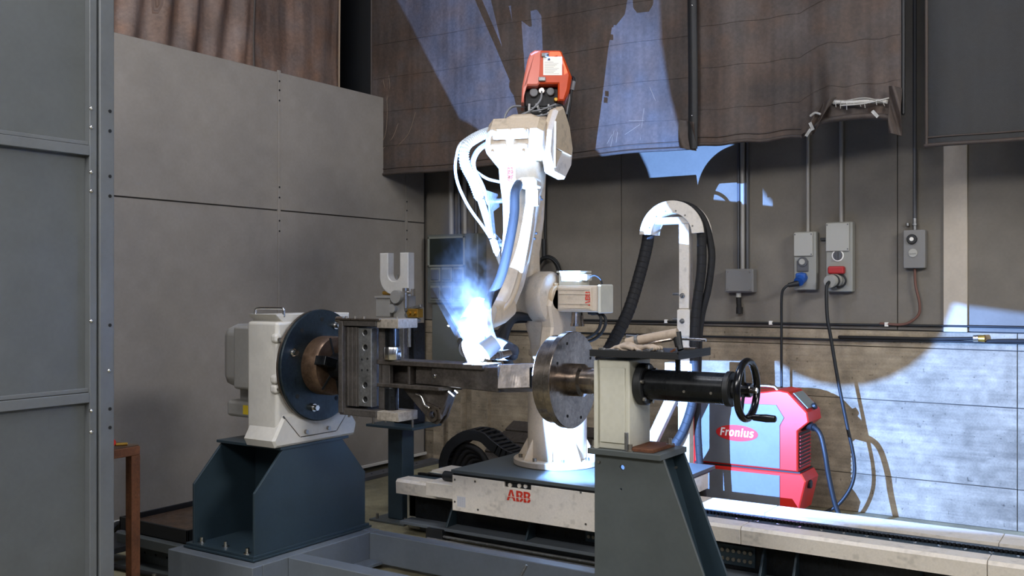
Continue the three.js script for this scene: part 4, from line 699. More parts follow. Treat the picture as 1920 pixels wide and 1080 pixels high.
// ---------------------------------------------------------------- hoses on the robot
{
  const ridge = (pts, r, n) => { const c = curve(pts), g = [tube(pts, r, n, 12)]; for (let i = 0; i < n; i++) { const p = c.getPointAt((i + 0.5) / n), d = c.getTangentAt((i + 0.5) / n); g.push(new THREE.TorusGeometry(r, r * 0.14, 5, 14).applyQuaternion(new THREE.Quaternion().setFromUnitVectors(V(0, 0, 1), d)).translate(p.x, p.y, p.z)); } return g; };
  solo('torch_hose', 'thick dark hose running down the robot forearm to the wrist', 'hose', M.rubber, [tube([[-2.865, 2.15, -4.40], [-2.86, 2.10, -4.36], [-2.855, 1.992, -4.345], [-2.86, 1.851, -4.31], [-2.87, 1.683, -4.255], [-2.885, 1.58, -4.20], [-2.90, 1.51, -4.16], [-2.915, 1.46, -4.14]], 0.026, 80, 14)], [-2.915, 1.46, -4.14]);
  const h1 = [[-3.02, 2.555, -4.83], [-3.06, 2.545, -4.72], [-3.1, 2.50, -4.6], [-3.12, 2.43, -4.40], [-3.13, 2.36, -4.285], [-3.13, 2.27, -4.28], [-3.125, 2.19, -4.345], [-3.12, 2.1, -4.40]];
  solo('cable_conduit', 'broad ribbed conduit looping left of the robot elbow', 'conduit', M.clear, ridge(h1, 0.027, 60), [-3.12, 2.1, -4.40]);
  solo('cable_conduit', 'thinner conduit lying along the broad ribbed one at the elbow', 'conduit', M.clear, [tube(h1.map(([x, y, z], i) => [x + 0.02, y - (i < 5 ? 0.05 : 0.03), z + (i < 4 ? -0.02 : -0.055)]), 0.015, 70, 10)], [-3.1, 2.07, -4.45]);
  solo('lower_conduit', 'grey straight conduit clipped along the left side of the forearm', 'conduit', M.clear, [rod([-3.12, 2.13, -4.39], [-3.07, 1.80, -4.50], 0.02), rod([-3.07, 1.80, -4.50], [-3.045, 1.71, -4.505], 0.016, 0.008)], [-3.045, 1.71, -4.505]);
  solo('air_line', 'thin pale hose bowing out furthest left of the robot', 'hose', M.clear, tube([[-3.1, 2.5, -4.6], [-3.14, 2.40, -4.3], [-3.15, 2.30, -4.23], [-3.15, 2.18, -4.235], [-3.14, 2.05, -4.32], [-3.11, 1.93, -4.43], [-3.09, 1.87, -4.47]], 0.008, 80, 8), [-3.09, 1.87, -4.47]);
  solo('air_line', 'short thin hose from the conduit bend to the forearm', 'hose', M.clear, tube([[-3.125, 2.29, -4.30], [-3.12, 2.24, -4.36], [-3.09, 2.20, -4.43], [-3.05, 2.185, -4.49]], 0.008, 40, 8), [-3.05, 2.185, -4.49]);
  for (let k = 0; k < 3; k++) solo('signal_lead', ['lowest', 'middle', 'uppermost'][k] + ' thin lead crossing above the robot elbow', 'cable', k === 1 ? M.cable : M.cableGrey, tube([[-3.08, 2.53 + k * 0.014, -4.68], [-2.98, 2.56 + k * 0.012, -4.66], [-2.88, 2.555 + k * 0.016, -4.65], [-2.79, 2.57 + k * 0.02, -4.66]], 0.006, 40, 7), [-2.98, 2.54 + k * 0.012, -4.66]);
  const c = thing('conduit_clamp', 'dark clamp with bolts holding the conduits on top of the elbow', 'clamp', [-3.02, 2.53, -4.66]);
  part('block', c, M.blackSteel, cbox(-3.055, 2.525, -4.64, 0.05, 0.08, 0.05)); part('cap', c, M.paper, disc('z', [-3.0, 2.54, 0], 0.018, -4.64, -4.6, 0.003, 16));
  const b = thing('conduit_bracket', 'light bracket plate joining the side conduit to the forearm', 'bracket', [-3.06, 1.85, -4.47]);
  part('plate', b, M.zinc, [plateX(zy([[-4.40, 2.13], [-4.50, 2.12], [-4.52, 2.05], [-4.46, 2.02], [-4.48, 1.90], [-4.55, 1.86], [-4.55, 1.80], [-4.49, 1.79], [-4.44, 1.93]]), -3.075, -3.065)]);
  for (const [y, z] of [[2.08, -4.49], [1.84, -4.53]]) part('stand_off', b, M.zinc, rod([-3.07, y, z], [-3.02, y, z], 0.014));
  pieces('clamp_band', b, M.chrome, new THREE.TorusGeometry(0.0225, 0.005, 8, 20).rotateX(PI / 2), [[-3.114, 2.085, -4.405, [-0.3, 0, 0]], [-3.08, 1.865, -4.478, [-0.3, 0, 0]]]);
}
drawnAt(1, 0);
{ // welding torch held by the wrist: the barrel comes to the seam from the rear right
  const dir = (az, el) => V(Math.sin(az * PI / 180) * Math.cos(el * PI / 180), Math.sin(el * PI / 180), -Math.cos(az * PI / 180) * Math.cos(el * PI / 180));
  const W = [-3.18, 1.293, -4.358], n = dir(15, 6.2), q = dir(38, 36), at = (d) => [ARC[0] + n.x * d, ARC[1] + n.y * d, ARC[2] + n.z * d], on = (k) => [ARC[0] + q.x * k, ARC[1] + q.y * k, ARC[2] + q.z * k];
  const t = thing('welding_torch', 'welding torch with a straight barrel lying over the workpiece', 'torch', W);
  part('arm_shade_rod', t, M.cableGrey, [rod(W, [W[0] + 0.2904, W[1] - 0.012, W[2] + 0.289], 0.042, 0.031, 28), rod([W[0] + 0.1, W[1] - 0.012, W[2] + 0.12], [W[0] + 0.12, W[1] - 0.015, W[2] + 0.145], 0.048, 0.048, 28)]);  // added rod, aimed to keep arc light off the forearm
  { const k = dir(-40, 15); part('wrist_shade_rod', t, M.black, [rod(W, [ARC[0] + k.x * 0.13, ARC[1] + k.y * 0.13, ARC[2] + k.z * 0.13], 0.044, 0.033, 28)]); }  // second added rod, keeps arc light off the wrist
  part('gas_nozzle', t, M.machined, [rod(at(0.15), at(0.065), 0.018, 0.014, 28)]);
  part('barrel', t, M.machined, [rod(at(0.14), at(0.27), 0.02, 0.021, 28), new THREE.SphereGeometry(0.021, 24, 16).translate(...at(0.27))], 'bright rounded torch barrel');
  part('collar', t, M.zinc, [rod(at(0.165), at(0.172), 0.0225, 0.0225, 28), rod(at(0.18), at(0.184), 0.0225, 0.0225, 28)]);
  part('torch_shade_block', t, M.cableGrey, [rod(on(0.064), on(0.072), 0.04, 0.048, 36), rod(on(0.072), on(0.15), 0.048, 0.042, 36)], 'added stout block that shades the right curtain and wall');  // block added to shade the right curtain and upper wall from the arc
  part('shade_block_bracket', t, M.zinc, [bar(at(0.15), on(0.13), 0.02, 0.012)]);  // joins the added shading block to the barrel
  part('shade_hose', t, M.rubber, tube([[W[0] + 0.012, W[1] - 0.005, W[2] + 0.012], [W[0] + 0.08, W[1] + 0.01, W[2] + 0.03], [-3.0, 1.308, -4.30], [-2.89, 1.308, -4.26], [at(0.27)[0], at(0.27)[1] + 0.006, at(0.27)[2]]], 0.034, 70, 16), 'added black hose that shades the shoulder motor from the arc');  // hose added, thick enough to shade the shoulder motor from the arc
  part('shade_hose', t, M.rubber, tube([[W[0] + 0.01, W[1] - 0.03, W[2] + 0.02], [W[0] + 0.08, W[1] - 0.035, W[2] + 0.05], [-3.0, 1.255, -4.29], [-2.89, 1.252, -4.25], [at(0.27)[0], at(0.27)[1] - 0.015, at(0.27)[2]]], 0.028, 70, 16), 'added black hose that shades the shoulder motor from the arc');  // second hose added lower down to shade the robot base
  part('wire_tip', t, M.brass, [rod(at(0.07), at(0.006), 0.002, 0.0008, 8)]);
}
// ---------------------------------------------------------------- torch cleaning station
{
  const t = thing('torch_cleaning_station', 'post with a grey fork bracket and torch cleaning unit behind the fixture', 'station', [-4.38, 0, -5.26]);
  part('foot_plate', t, M.standWarm, box(-4.56, -4.25, 0, 0.014, -5.42, -5.12, 0.003));
  pieces('anchor_bolt', t, M.bolt, new THREE.CylinderGeometry(0.01, 0.01, 0.035, 6), [[-4.52, 0.03, -5.16], [-4.27, 0.03, -5.16], [-4.52, 0.03, -5.38], [-4.27, 0.03, -5.38]]);
  part('post', t, M.stand, box(-4.46, -4.33, 0.014, 0.65, -5.33, -5.20, 0.008));
  part('post_plate', t, M.stand, box(-4.57, -4.16, 0.65, 0.668, -5.42, -5.1, 0.003));
  pieces('plate_bolt', t, M.bolt, new THREE.CylinderGeometry(0.008, 0.008, 0.05, 8), [[-4.53, 0.69, -5.13], [-4.42, 0.71, -5.13], [-4.2, 0.69, -5.15]]);
  part('upper_post', t, M.blackSteel, box(-4.44, -4.26, 0.668, 1.36, -5.36, -5.24, 0.006));
  part('valve_block', t, M.greyDark, [box(-4.57, -4.44, 1.4, 1.53, -5.3, -5.2, 0.006), box(-4.575, -4.43, 1.53, 1.545, -5.31, -5.19, 0.002)]);
  part('valve_top', t, M.brass, [rod([-4.54, 1.565, -5.25], [-4.46, 1.565, -5.25], 0.014)]);
  part('cleaner_body', t, M.greyDark, [box(-4.42, -4.30, 1.36, 1.58, -5.32, -5.2, 0.02), rod([-4.36, 1.54, -5.2], [-4.36, 1.54, -5.16], 0.045), rod([-4.40, 1.46, -5.2], [-4.40, 1.46, -5.17], 0.03)]);
  part('clamp_rod', t, M.chrome, [rod([-4.30, 1.46, -5.2], [-4.30, 1.60, -5.2], 0.014), disc('y', [-4.30, 0, -5.2], 0.024, 1.575, 1.60, 0.003, 18), rod([-4.30, 1.57, -5.2], [-4.24, 1.57, -5.2], 0.01), cbox(-4.235, 1.57, -5.2, 0.02, 0.05, 0.03)]);
  part('brass_block', t, M.brass, [box(-4.27, -4.18, 1.40, 1.46, -5.24, -5.18, 0.004), rod([-4.25, 1.43, -5.18], [-4.25, 1.43, -5.165], 0.014), rod([-4.21, 1.43, -5.18], [-4.21, 1.43, -5.165], 0.014)]);
  part('link_arm', t, M.zinc, [bar([-4.3, 1.45, -5.2], [-4.16, 1.48, -5.2], 0.02, 0.03), bar([-4.3, 1.42, -5.2], [-4.18, 1.38, -5.2], 0.02, 0.03)]);
  part('white_cup', t, M.paper, [turned('y', [-4.385, 0, -5.15], [[0, 1.3], [0.03, 1.3], [0.032, 1.34], [0.025, 1.375], [0, 1.38]], 20)]);
  part('drain_tube', t, M.zinc, [rod([-4.385, 1.12, -5.15], [-4.385, 1.3, -5.15], 0.024), rod([-4.27, 1.2, -5.2], [-4.27, 1.40, -5.2], 0.014), box(-4.345, -4.30, 1.08, 1.36, -5.24, -5.18, 0.004)]);
  const u = new THREE.Shape(); const cx = -4.415, cy = 1.68, R = 0.128, r = 0.053;
  u.moveTo(cx - R, 1.842); u.lineTo(cx - R, cy); u.absarc(cx, cy, R, PI, PI * 1.42, false); u.lineTo(cx - 0.03, 1.545); u.lineTo(cx + R, 1.545); u.lineTo(cx + R, 1.842); u.lineTo(cx + r, 1.842); u.lineTo(cx + r, cy + 0.02); u.absarc(cx, cy + 0.02, r, 0, PI, true); u.lineTo(cx - r, 1.842); u.closePath();
  part('fork_bracket', t, M.grey, plateZ(u, -5.28, -5.21, 0.006), 'grey U-shaped fork');
  part('fork_pin', t, M.chrome, rod([cx, cy - 0.04, -5.25], [cx, cy + 0.01, -5.25], 0.006));
}
drawnAt(1.078, -0.125);
// ---------------------------------------------------------------- energy chain and slatted cover behind the carriage
{
  const t = thing('energy_chain', 'black cable carrier looping up behind the left end of the carriage', 'cable carrier', [-3.95, 0.117, -5.45]);
  const path = curve([[-4.06, 0.30, -5.42], [-4.10, 0.40, -5.43], [-4.06, 0.52, -5.45], [-3.95, 0.60, -5.48], [-3.83, 0.60, -5.5], [-3.74, 0.55, -5.5], [-3.64, 0.50, -5.5], [-3.5, 0.47, -5.5], [-3.3, 0.46, -5.5]]);
  const N = 26;
  for (let i = 0; i < N; i++) {
    const p = path.getPointAt((i + 0.5) / N), d = path.getTangentAt((i + 0.5) / N), q = new THREE.Quaternion().setFromUnitVectors(V(1, 0, 0), d), g = [];
    for (const s of [-1, 1]) g.push(new RoundedBoxGeometry(0.056, 0.07, 0.014, 1, 0.004).translate(0, 0, s * 0.085));
    g.push(new RoundedBoxGeometry(0.02, 0.012, 0.17, 1, 0.003).translate(0, 0.03, 0), new RoundedBoxGeometry(0.02, 0.012, 0.17, 1, 0.003).translate(0, -0.03, 0));
    part('link', t, M.black, g.map((x) => x.applyQuaternion(q).translate(p.x, p.y, p.z)));
  }
  for (let k = 0; k < 4; k++) part('inner_cable', t, M.rubber, tube(Array.from({ length: 12 }, (_, i) => { const p = path.getPointAt(i / 11); return [p.x, p.y + 0.008 * Math.sin(k * 2), p.z - 0.05 + k * 0.033]; }), 0.014, 60, 8));
  for (let k = 0; k < 7; k++) part('inner_cable', t, M.rubber, tube([[-4.05 + k * 0.012, 0.28, -5.44 - 0.012 * k], [-4.06 + k * 0.03, 0.40 - k * 0.01, -5.42 - 0.014 * k], [-3.98 + k * 0.02, 0.52 - k * 0.03, -5.43 - 0.013 * k], [-3.86 + k * 0.01, 0.50 - k * 0.025, -5.44 - 0.013 * k], [-3.78, 0.40 - k * 0.015, -5.45 - 0.012 * k], [-3.70 + 0.01 * k, 0.30, -5.47]], 0.022, 40, 8));
  part('floor_trough', t, M.zinc, [box(-4.2, -3.2, 0.118, 0.26, -5.62, -5.6), box(-4.2, -3.2, 0.118, 0.14, -5.62, -5.40)]);
  part('chain_anchor', t, M.blackSteel, box(-4.1, -4.02, 0.14, 0.30, -5.5, -5.41));
  const s = thing('slatted_cover', 'sloping brown slatted cover on the floor behind the robot carriage', 'cover', [-3.6, 0.117, -6.0]);
  for (let k = 0; k < 5; k++) { const g = new RoundedBoxGeometry(0.9, 0.02, 0.13, 1, 0.004).rotateX(0.42).translate(-3.72, 0.30 + k * 0.062, -5.74 - k * 0.135); part('slat', s, M.workSteel, g); }
  part('support', s, M.stand, [box(-4.1, -4.06, 0.117, 0.28, -5.76, -5.72), box(-3.4, -3.36, 0.117, 0.28, -5.76, -5.72), box(-4.1, -4.06, 0.117, 0.52, -6.3, -6.26), box(-3.4, -3.36, 0.117, 0.52, -6.3, -6.26)]);
}
drawnAt(1, 0);
// ---------------------------------------------------------------- hose gantry
{
  const Z = -6.15, cx = -2.742, cy = 1.952, t = thing('hose_gantry', 'white post with a curved saddle holding up the hose package', 'stand', [-2.666, 0, Z]);
  const s = new THREE.Shape(); s.absarc(cx, cy, 0.232, 0.05, PI - 0.05, false); s.absarc(cx, cy, 0.148, PI - 0.05, 0.05, true); s.closePath();
  part('saddle', t, M.white, [plateZ(s, Z + 0.06, Z + 0.075, 0.002), plateZ(s, Z - 0.075, Z - 0.06, 0.002)], 'curved white saddle plates');
  const b = new THREE.Shape(); b.absarc(cx, cy, 0.160, 0.05, PI - 0.05, false); b.absarc(cx, cy, 0.150, PI - 0.05, 0.05, true); b.closePath();
  part('saddle_bed', t, M.white, plateZ(b, Z - 0.06, Z + 0.06, 0.002));
  pieces('saddle_screw', t, M.bolt, new THREE.CylinderGeometry(0.006, 0.006, 0.004, 10).rotateX(PI / 2), [0.35, 0.9, 1.35, 1.8, 2.25, 2.8].map((a) => [cx + 0.165 * Math.cos(a), cy + 0.165 * Math.sin(a), Z + 0.0755]));
  part('cross_bar', t, M.white, box(cx - 0.155, cx + 0.155, 2.03, 2.075, Z - 0.03, Z + 0.045, 0.004));
  part('post', t, M.white, [box(-2.706, -2.626, 0.012, 1.46, Z - 0.04, Z + 0.04, 0.005), box(-2.702, -2.63, 1.462, 2.035, Z - 0.036, Z + 0.036, 0.004)]);
  part('post_sleeve', t, M.white, [box(-2.711, -2.621, 1.1, 1.215, Z - 0.045, Z + 0.045, 0.003), box(-2.711, -2.621, 1.28, 1.455, Z - 0.045, Z + 0.045, 0.003)]);
  for (const y of [1.39, 1.56]) part('clamp_screw', t, M.zinc, [rod([-2.76, y, Z], [-2.70, y, Z], 0.008), rod([-2.672, y - 0.01, Z + 0.04], [-2.672, y - 0.01, Z + 0.075], 0.009), disc('z', [-2.672, y - 0.01, 0], 0.017, Z + 0.04, Z + 0.05, 0.002, 12)]);
  part('brace', t, M.white, bar([-2.66, 1.06, Z + 0.01], [-3.17, 0.02, Z + 0.01], 0.075, 0.06, 0.004));
  part('foot_beam', t, M.white, [box(-3.25, -2.55, 0, 0.03, Z - 0.06, Z + 0.07), box(-2.77, -2.57, 0.012, 0.03, Z - 0.1, Z + 0.1)]);
  part('junction_sleeve', t, M.white, [box(-2.80, -2.60, 1.03, 1.10, Z - 0.05, Z + 0.05, 0.006)]);
  const sleeve = (p, r, n) => { const c = curve(p), g = [tube(p, r, 90, 14)]; for (let i = 0; i < n; i++) { const q = c.getPointAt((i + 0.5) / n), d = c.getTangentAt((i + 0.5) / n); g.push(new THREE.TorusGeometry(r * 0.99, r * 0.06, 5, 16).applyQuaternion(new THREE.Quaternion().setFromUnitVectors(V(0, 0, 1), d)).translate(q.x, q.y, q.z)); } return g; };
  const arcPts = (r, z, a0, a1, n) => Array.from({ length: n }, (_, i) => { const a = a0 + (a1 - a0) * i / (n - 1); return [cx + r * Math.cos(a), cy + r * Math.sin(a), z]; });
  solo('sleeved_hose', 'thick black sleeved hose slanting down left from the white saddle', 'hose', M.rubber, sleeve([...arcPts(0.198, Z, 1.2, PI - 0.1, 6), [-2.955, 1.88, Z], [-2.99, 1.7, Z + 0.03], [-3.03, 1.45, Z + 0.12], [-3.06, 1.25, Z + 0.28], [-3.05, 1.14, Z + 0.45], [-3.05, 1.08, Z + 0.62]], 0.042, 40), [-3.05, 1.08, Z + 0.62]);
  solo('sleeved_hose', 'black hose hanging right of the white post, inner of two', 'hose', M.rubber, sleeve([...arcPts(0.195, Z + 0.02, 1.9, 0.05, 6), [-2.545, 1.88, Z + 0.02], [-2.55, 1.7, Z + 0.02], [-2.585, 1.45, Z + 0.02], [-2.60, 1.2, Z + 0.02], [-2.6, 0.9, Z + 0.02], [-2.66, 0.65, Z + 0.06], [-2.78, 0.45, Z + 0.1], [-2.9, 0.2, Z + 0.12], [-2.95, 0.04, Z + 0.14]], 0.032, 40), [-2.95, 0.01, Z + 0.14]);
  solo('sleeved_hose', 'black hose bulging out right of the white post, outer of two', 'hose', M.rubber, sleeve([...arcPts(0.215, Z - 0.03, 2.2, 0.3, 6), [-2.51, 1.92, Z - 0.03], [-2.495, 1.8, Z - 0.03], [-2.52, 1.6, Z - 0.03], [-2.57, 1.4, Z - 0.03], [-2.59, 1.15, Z - 0.03], [-2.6, 0.6, Z - 0.05], [-2.56, 0.04, Z - 0.08]], 0.024, 40), [-2.56, 0.01, Z - 0.08]);
}
// ---------------------------------------------------------------- welding power source
{
  const Z = -6.6, t = thing('welding_power_source', 'red and grey welding power source with Fronius lettering at the wall', 'welder', [-2.45, 0, Z - 0.15]);
  const main = shape([[-2.80, 0.36], [-2.80, 0.835], [-2.78, 0.85], [-2.30, 0.885], [-2.19, 0.905], [-2.12, 0.895], [-1.99, 0.765], [-1.98, 0.70], [-2.055, 0.635], [-2.055, 0.36]]);
  part('body', t, M.red, plateZ(main, Z - 0.3, Z, 0.008), 'red body');
  const sp = part('side_panel', t, M.welderSide, plateZ(shape([[-2.775, 0.372], [-2.775, 0.79], [-2.20, 0.805], [-2.145, 0.72], [-2.175, 0.665], [-2.175, 0.372]]), Z - 0.003, Z + 0.006, 0.002), 'flat grey side panel');
  part('side_panel', t, M.welderSide, plateZ(shape([[-2.775, 0.11], [-2.775, 0.325], [-2.175, 0.325], [-2.175, 0.11]]), Z - 0.003, Z + 0.006, 0.002), 'flat grey side panel');
  part('cooler_body', t, M.red, [plateZ(shape([[-2.81, 0.09], [-2.81, 0.35], [-2.03, 0.35], [-2.0, 0.3], [-2.05, 0.09]]), Z - 0.3, Z, 0.008), box(-2.82, -2.795, 0.09, 0.86, Z - 0.3, Z + 0.004, 0.006)], 'red cooling unit below');
  part('seam', t, M.black, box(-2.8, -2.04, 0.35, 0.36, Z - 0.295, Z - 0.004, 0));
  const cr = new THREE.Shape(); cr.absellipse(-2.478, 0.59, 0.152, 0.056, 0, 2 * PI); 
  const logo = part('logo_oval', sp, M.redLabel, plateZ(cr, Z + 0.005, Z + 0.0085, 0), 'red oval');
  const w = letters('Fronius', 0.07, 0.002, 0.86, 0.2); w.computeBoundingBox(); const ww = w.boundingBox.max.x, k = 0.245 / ww; w.scale(k, k * 0.98, 1).translate(-2.6, 0.566, Z + 0.0085);
  part('lettering', sp, M.paper, w, 'white italic word Fronius');
  // slanted display face, front grille, handle
  const disp = new RoundedBoxGeometry(0.14, 0.008, 0.2, 1, 0.003).rotateZ(-0.785).translate(-2.05, 0.836, Z - 0.15);
  part('display_face', t, M.greyDisplay, disp, 'grey slanted display');
  part('knob', t, M.black, [rod([-1.995, 0.79, Z - 0.15], [-1.975, 0.80, Z - 0.15], 0.022)]);
  const gr = part('front_grille', t, M.black, box(-2.057, -2.05, 0.38, 0.62, Z - 0.27, Z - 0.03, 0.001));
  for (let i = 0; i < 9; i++) part('grille_slat', gr, M.plugRed, box(-2.052, -2.044, 0.392 + i * 0.025, 0.402 + i * 0.025, Z - 0.27, Z - 0.03, 0.001));
  part('handle', t, M.chrome, tube([[-2.72, 0.86, Z - 0.03], [-2.72, 0.905, Z - 0.03], [-2.62, 0.915, Z - 0.03], [-2.3, 0.925, Z - 0.03], [-2.22, 0.92, Z - 0.03], [-2.2, 0.89, Z - 0.03]], 0.013, 60, 10, 0.2));
  part('socket', t, M.black, rod([-2.06, 0.655, Z - 0.1], [-1.99, 0.68, Z - 0.08], 0.03)); part('socket', t, M.black, disc('x', [0, 0.27, Z - 0.1], 0.03, -2.03, -1.99, 0.004, 20));
  part('caster', t, M.black, [disc('z', [-2.7, 0.05, 0], 0.05, Z - 0.06, Z - 0.02), disc('z', [-2.15, 0.05, 0], 0.05, Z - 0.06, Z - 0.02), disc('z', [-2.7, 0.05, 0], 0.05, Z - 0.28, Z - 0.24), disc('z', [-2.15, 0.05, 0], 0.05, Z - 0.28, Z - 0.24)]);
  part('chassis', t, M.black, box(-2.78, -2.08, 0.07, 0.095, Z - 0.29, Z - 0.01));
  solo('welding_lead', 'thick grey black lead drooping from the welder front to the floor', 'cable', M.cable, [tube([[-2.02, 0.67, Z - 0.08], [-1.95, 0.665, Z - 0.03], [-1.90, 0.62, Z], [-1.865, 0.5, Z + 0.02], [-1.84, 0.35, Z + 0.02], [-1.79, 0.15, Z + 0.02], [-1.72, 0.04, Z + 0.02], [-1.6, 0.02, Z + 0.0], [-1.4, 0.018, Z - 0.05]], 0.0165, 90, 12), rod([-2.03, 0.672, Z - 0.085], [-1.955, 0.665, Z - 0.035], 0.026)], [-1.4, 0.005, Z - 0.05]);
}
// ---------------------------------------------------------------- fittings on the back wall
{
  const W = WALL;
  const conduit = (x, y0, y1, r, w, m = M.conduit) => solo('wall_conduit', w, 'conduit', m, rod([x, y0, W + r + 0.012], [x, y1, W + r + 0.012], r), [x, y0, W + r]);
  const jb = thing('junction_box', 'square grey junction box left of the wall sockets', 'box', [-2.672, 1.56, W + 0.05]);
  part('box_body', jb, M.boxGrey, box(-2.785, -2.56, 1.565, 1.745, W + 0.002, W + 0.085, 0.01)); part('lid', jb, M.boxGrey, box(-2.775, -2.57, 1.575, 1.735, W + 0.085, W + 0.093, 0.006));
  pieces('lid_screw', jb, M.bolt, new THREE.CylinderGeometry(0.006, 0.006, 0.004, 8).rotateX(PI / 2), [[-2.76, 1.59, W + 0.093], [-2.585, 1.59, W + 0.093], [-2.76, 1.72, W + 0.093], [-2.585, 1.72, W + 0.093]]);
  part('cable_gland', jb, M.socketGrey, [rod([-2.69, 1.53, W + 0.045], [-2.69, 1.566, W + 0.045], 0.02)]); part('cable_stub', jb, M.rubber, [tube([[-2.69, 1.54, W + 0.045], [-2.688, 1.48, W + 0.045], [-2.685, 1.42, W + 0.04]], 0.019, 20, 10), rod([-2.685, 1.455, W + 0.04], [-2.685, 1.405, W + 0.04], 0.025)]);
  conduit(-2.665, 1.745, 4.2, 0.017, 'pale conduit rising from the square junction box', M.conduit);
  solo('wall_conduit', 'dark cable running up left of the pale conduit above the junction box', 'conduit', M.conduitDark, rod([-2.70, 1.745, W + 0.02], [-2.70, 4.2, W + 0.02], 0.011), [-2.70, 1.745, W + 0.02]);
  solo('wall_conduit', 'dark cable running up right of the pale conduit above the junction box', 'conduit', M.conduitDark, rod([-2.63, 1.745, W + 0.02], [-2.63, 4.2, W + 0.02], 0.013), [-2.63, 1.745, W + 0.02]);
  // two socket columns
  const sock = (x, y0, y1, label) => { const t = thing('socket_unit', label, 'socket', [x, y0, W + 0.05]), wd = (y1 - y0) * 0.175; part('back_box', t, M.socketBox, box(x - wd, x + wd + 0.015, y0, y1, W + 0.002, W + 0.075, 0.01)); part('cover', t, M.socketGrey, box(x - wd + 0.004, x + wd - 0.006, y0 + (y1 - y0) * 0.58, y1 - 0.008, W + 0.075, W + 0.09, 0.006)); pieces('cover_screw', t, M.conduitDark, new THREE.CylinderGeometry(0.005, 0.005, 0.004, 8).rotateX(PI / 2), [[x - wd + 0.014, y1 - 0.02, W + 0.09], [x + wd - 0.016, y1 - 0.02, W + 0.09], [x + wd - 0.016, y0 + (y1 - y0) * 0.61, W + 0.09]]); return t; };
  const a = sock(-2.185, 1.585, 2.01, 'grey wall socket unit with a blue plug');
  part('switch_plate', a, M.conduitDark, [box(-2.235, -2.15, 1.72, 1.80, W + 0.075, W + 0.085, 0.004), disc('z', [-2.19, 1.79, 0], 0.036, W + 0.075, W + 0.092, 0.003, 24)]); part('switch_dial', a, M.socketGrey, disc('z', [-2.192, 1.79, 0], 0.022, W + 0.092, W + 0.1, 0.002, 20));
  part('plug', a, M.plugBlue, [rod([-2.195, 1.68, W + 0.07], [-2.205, 1.645, W + 0.13], 0.04, 0.036), box(-2.235, -2.16, 1.665, 1.71, W + 0.075, W + 0.12, 0.012)], 'blue plug'); part('plug_sleeve', a, M.black, [rod([-2.21, 1.635, W + 0.12], [-2.275, 1.62, W + 0.15], 0.022, 0.016)]);
  const b = sock(-1.94, 1.572, 2.072, 'grey wall socket unit with a red plug and rotary switch');
  part('switch_ring', b, M.paper, ring('z', [-1.94, 1.832, 0], 0.034, 0.042, W + 0.075, W + 0.082, 28)); part('switch_dial', b, M.conduitDark, [disc('z', [-1.94, 1.832, 0], 0.033, W + 0.075, W + 0.088, 0.003, 24), box(-1.945, -1.935, 1.80, 1.864, W + 0.088, W + 0.104, 0.003)]);
  part('flap', b, M.plugRed, [box(-2.0, -1.885, 1.70, 1.755, W + 0.075, W + 0.13, 0.012)], 'red socket flap'); part('plug', b, M.socketGrey, [rod([-1.95, 1.66, W + 0.075], [-1.975, 1.645, W + 0.17], 0.05, 0.044)], 'pale round plug'); part('plug_ring', b, M.black, [new THREE.TorusGeometry(0.046, 0.007, 8, 28).translate(-1.925, 1.652, W + 0.1), new THREE.TorusGeometry(0.042, 0.006, 8, 28).translate(-1.955, 1.65, W + 0.14)]);
  conduit(-2.17, 2.01, 4.2, 0.013, 'thin pale conduit rising from the socket with the blue plug'); conduit(-1.93, 2.07, 4.2, 0.015, 'thin pale conduit rising from the socket with the red plug');
  solo('wall_bracket', 'small black clip on the wall between the two socket units', 'clip', M.black, box(-2.08, -2.025, 1.945, 1.965, W + 0.002, W + 0.03, 0.002), [-2.05, 1.945, W + 0.015]);
  solo('power_cable', 'black cable hanging straight down from the blue plug', 'cable', M.cable, tube([[-2.27, 1.622, W + 0.15], [-2.30, 1.60, W + 0.16], [-2.32, 1.54, W + 0.16], [-2.325, 1.3, W + 0.15], [-2.325, 1.0, W + 0.15], [-2.32, 0.7, W + 0.15], [-2.3, 0.3, W + 0.14], [-2.3, 0.02, W + 0.15]], 0.0095, 80, 8), [-2.3, 0.01, W + 0.15]);
  solo('power_cable', 'black cable hanging from the red plug down to the floor', 'cable', M.cable, tube([[-1.975, 1.645, W + 0.16], [-1.985, 1.6, W + 0.2], [-1.975, 1.4, W + 0.22], [-1.95, 1.25, W + 0.22], [-1.90, 0.95, W + 0.22], [-1.84, 0.65, W + 0.22], [-1.79, 0.4, W + 0.22], [-1.80, 0.24, W + 0.24], [-1.88, 0.1, W + 0.28], [-1.98, 0.03, W + 0.3], [-2.05, 0.012, W + 0.34]], 0.0125, 110, 8), [-2.05, 0.0, W + 0.34]);
  const e = thing('control_box', 'small grey switch box with a black button near the pale pilaster', 'switch box', [-1.43, 1.73, W + 0.04]);
  part('box_body', e, M.boxGrey, box(-1.5, -1.355, 1.735, 2.0, W + 0.002, W + 0.07, 0.008)); part('button', e, M.black, [disc('z', [-1.44, 1.935, 0], 0.034, W + 0.07, W + 0.09, 0.004, 24)]); part('button_cap', e, M.paper, disc('z', [-1.44, 1.935, 0], 0.014, W + 0.09, W + 0.096, 0.002, 16)); part('dial', e, M.socketGrey, [disc('z', [-1.435, 1.84, 0], 0.03, W + 0.07, W + 0.078, 0.003, 24), box(-1.455, -1.415, 1.835, 1.845, W + 0.078, W + 0.084, 0.001)]);
  part('fitting', e, M.zinc, [rod([-1.43, 2.0, W + 0.035], [-1.43, 2.08, W + 0.035], 0.014), disc('y', [-1.43, 0, W + 0.035], 0.02, 2.03, 2.045, 0.002, 12), rod([-1.48, 2.03, W + 0.02], [-1.48, 2.05, W + 0.02], 0.012)]);
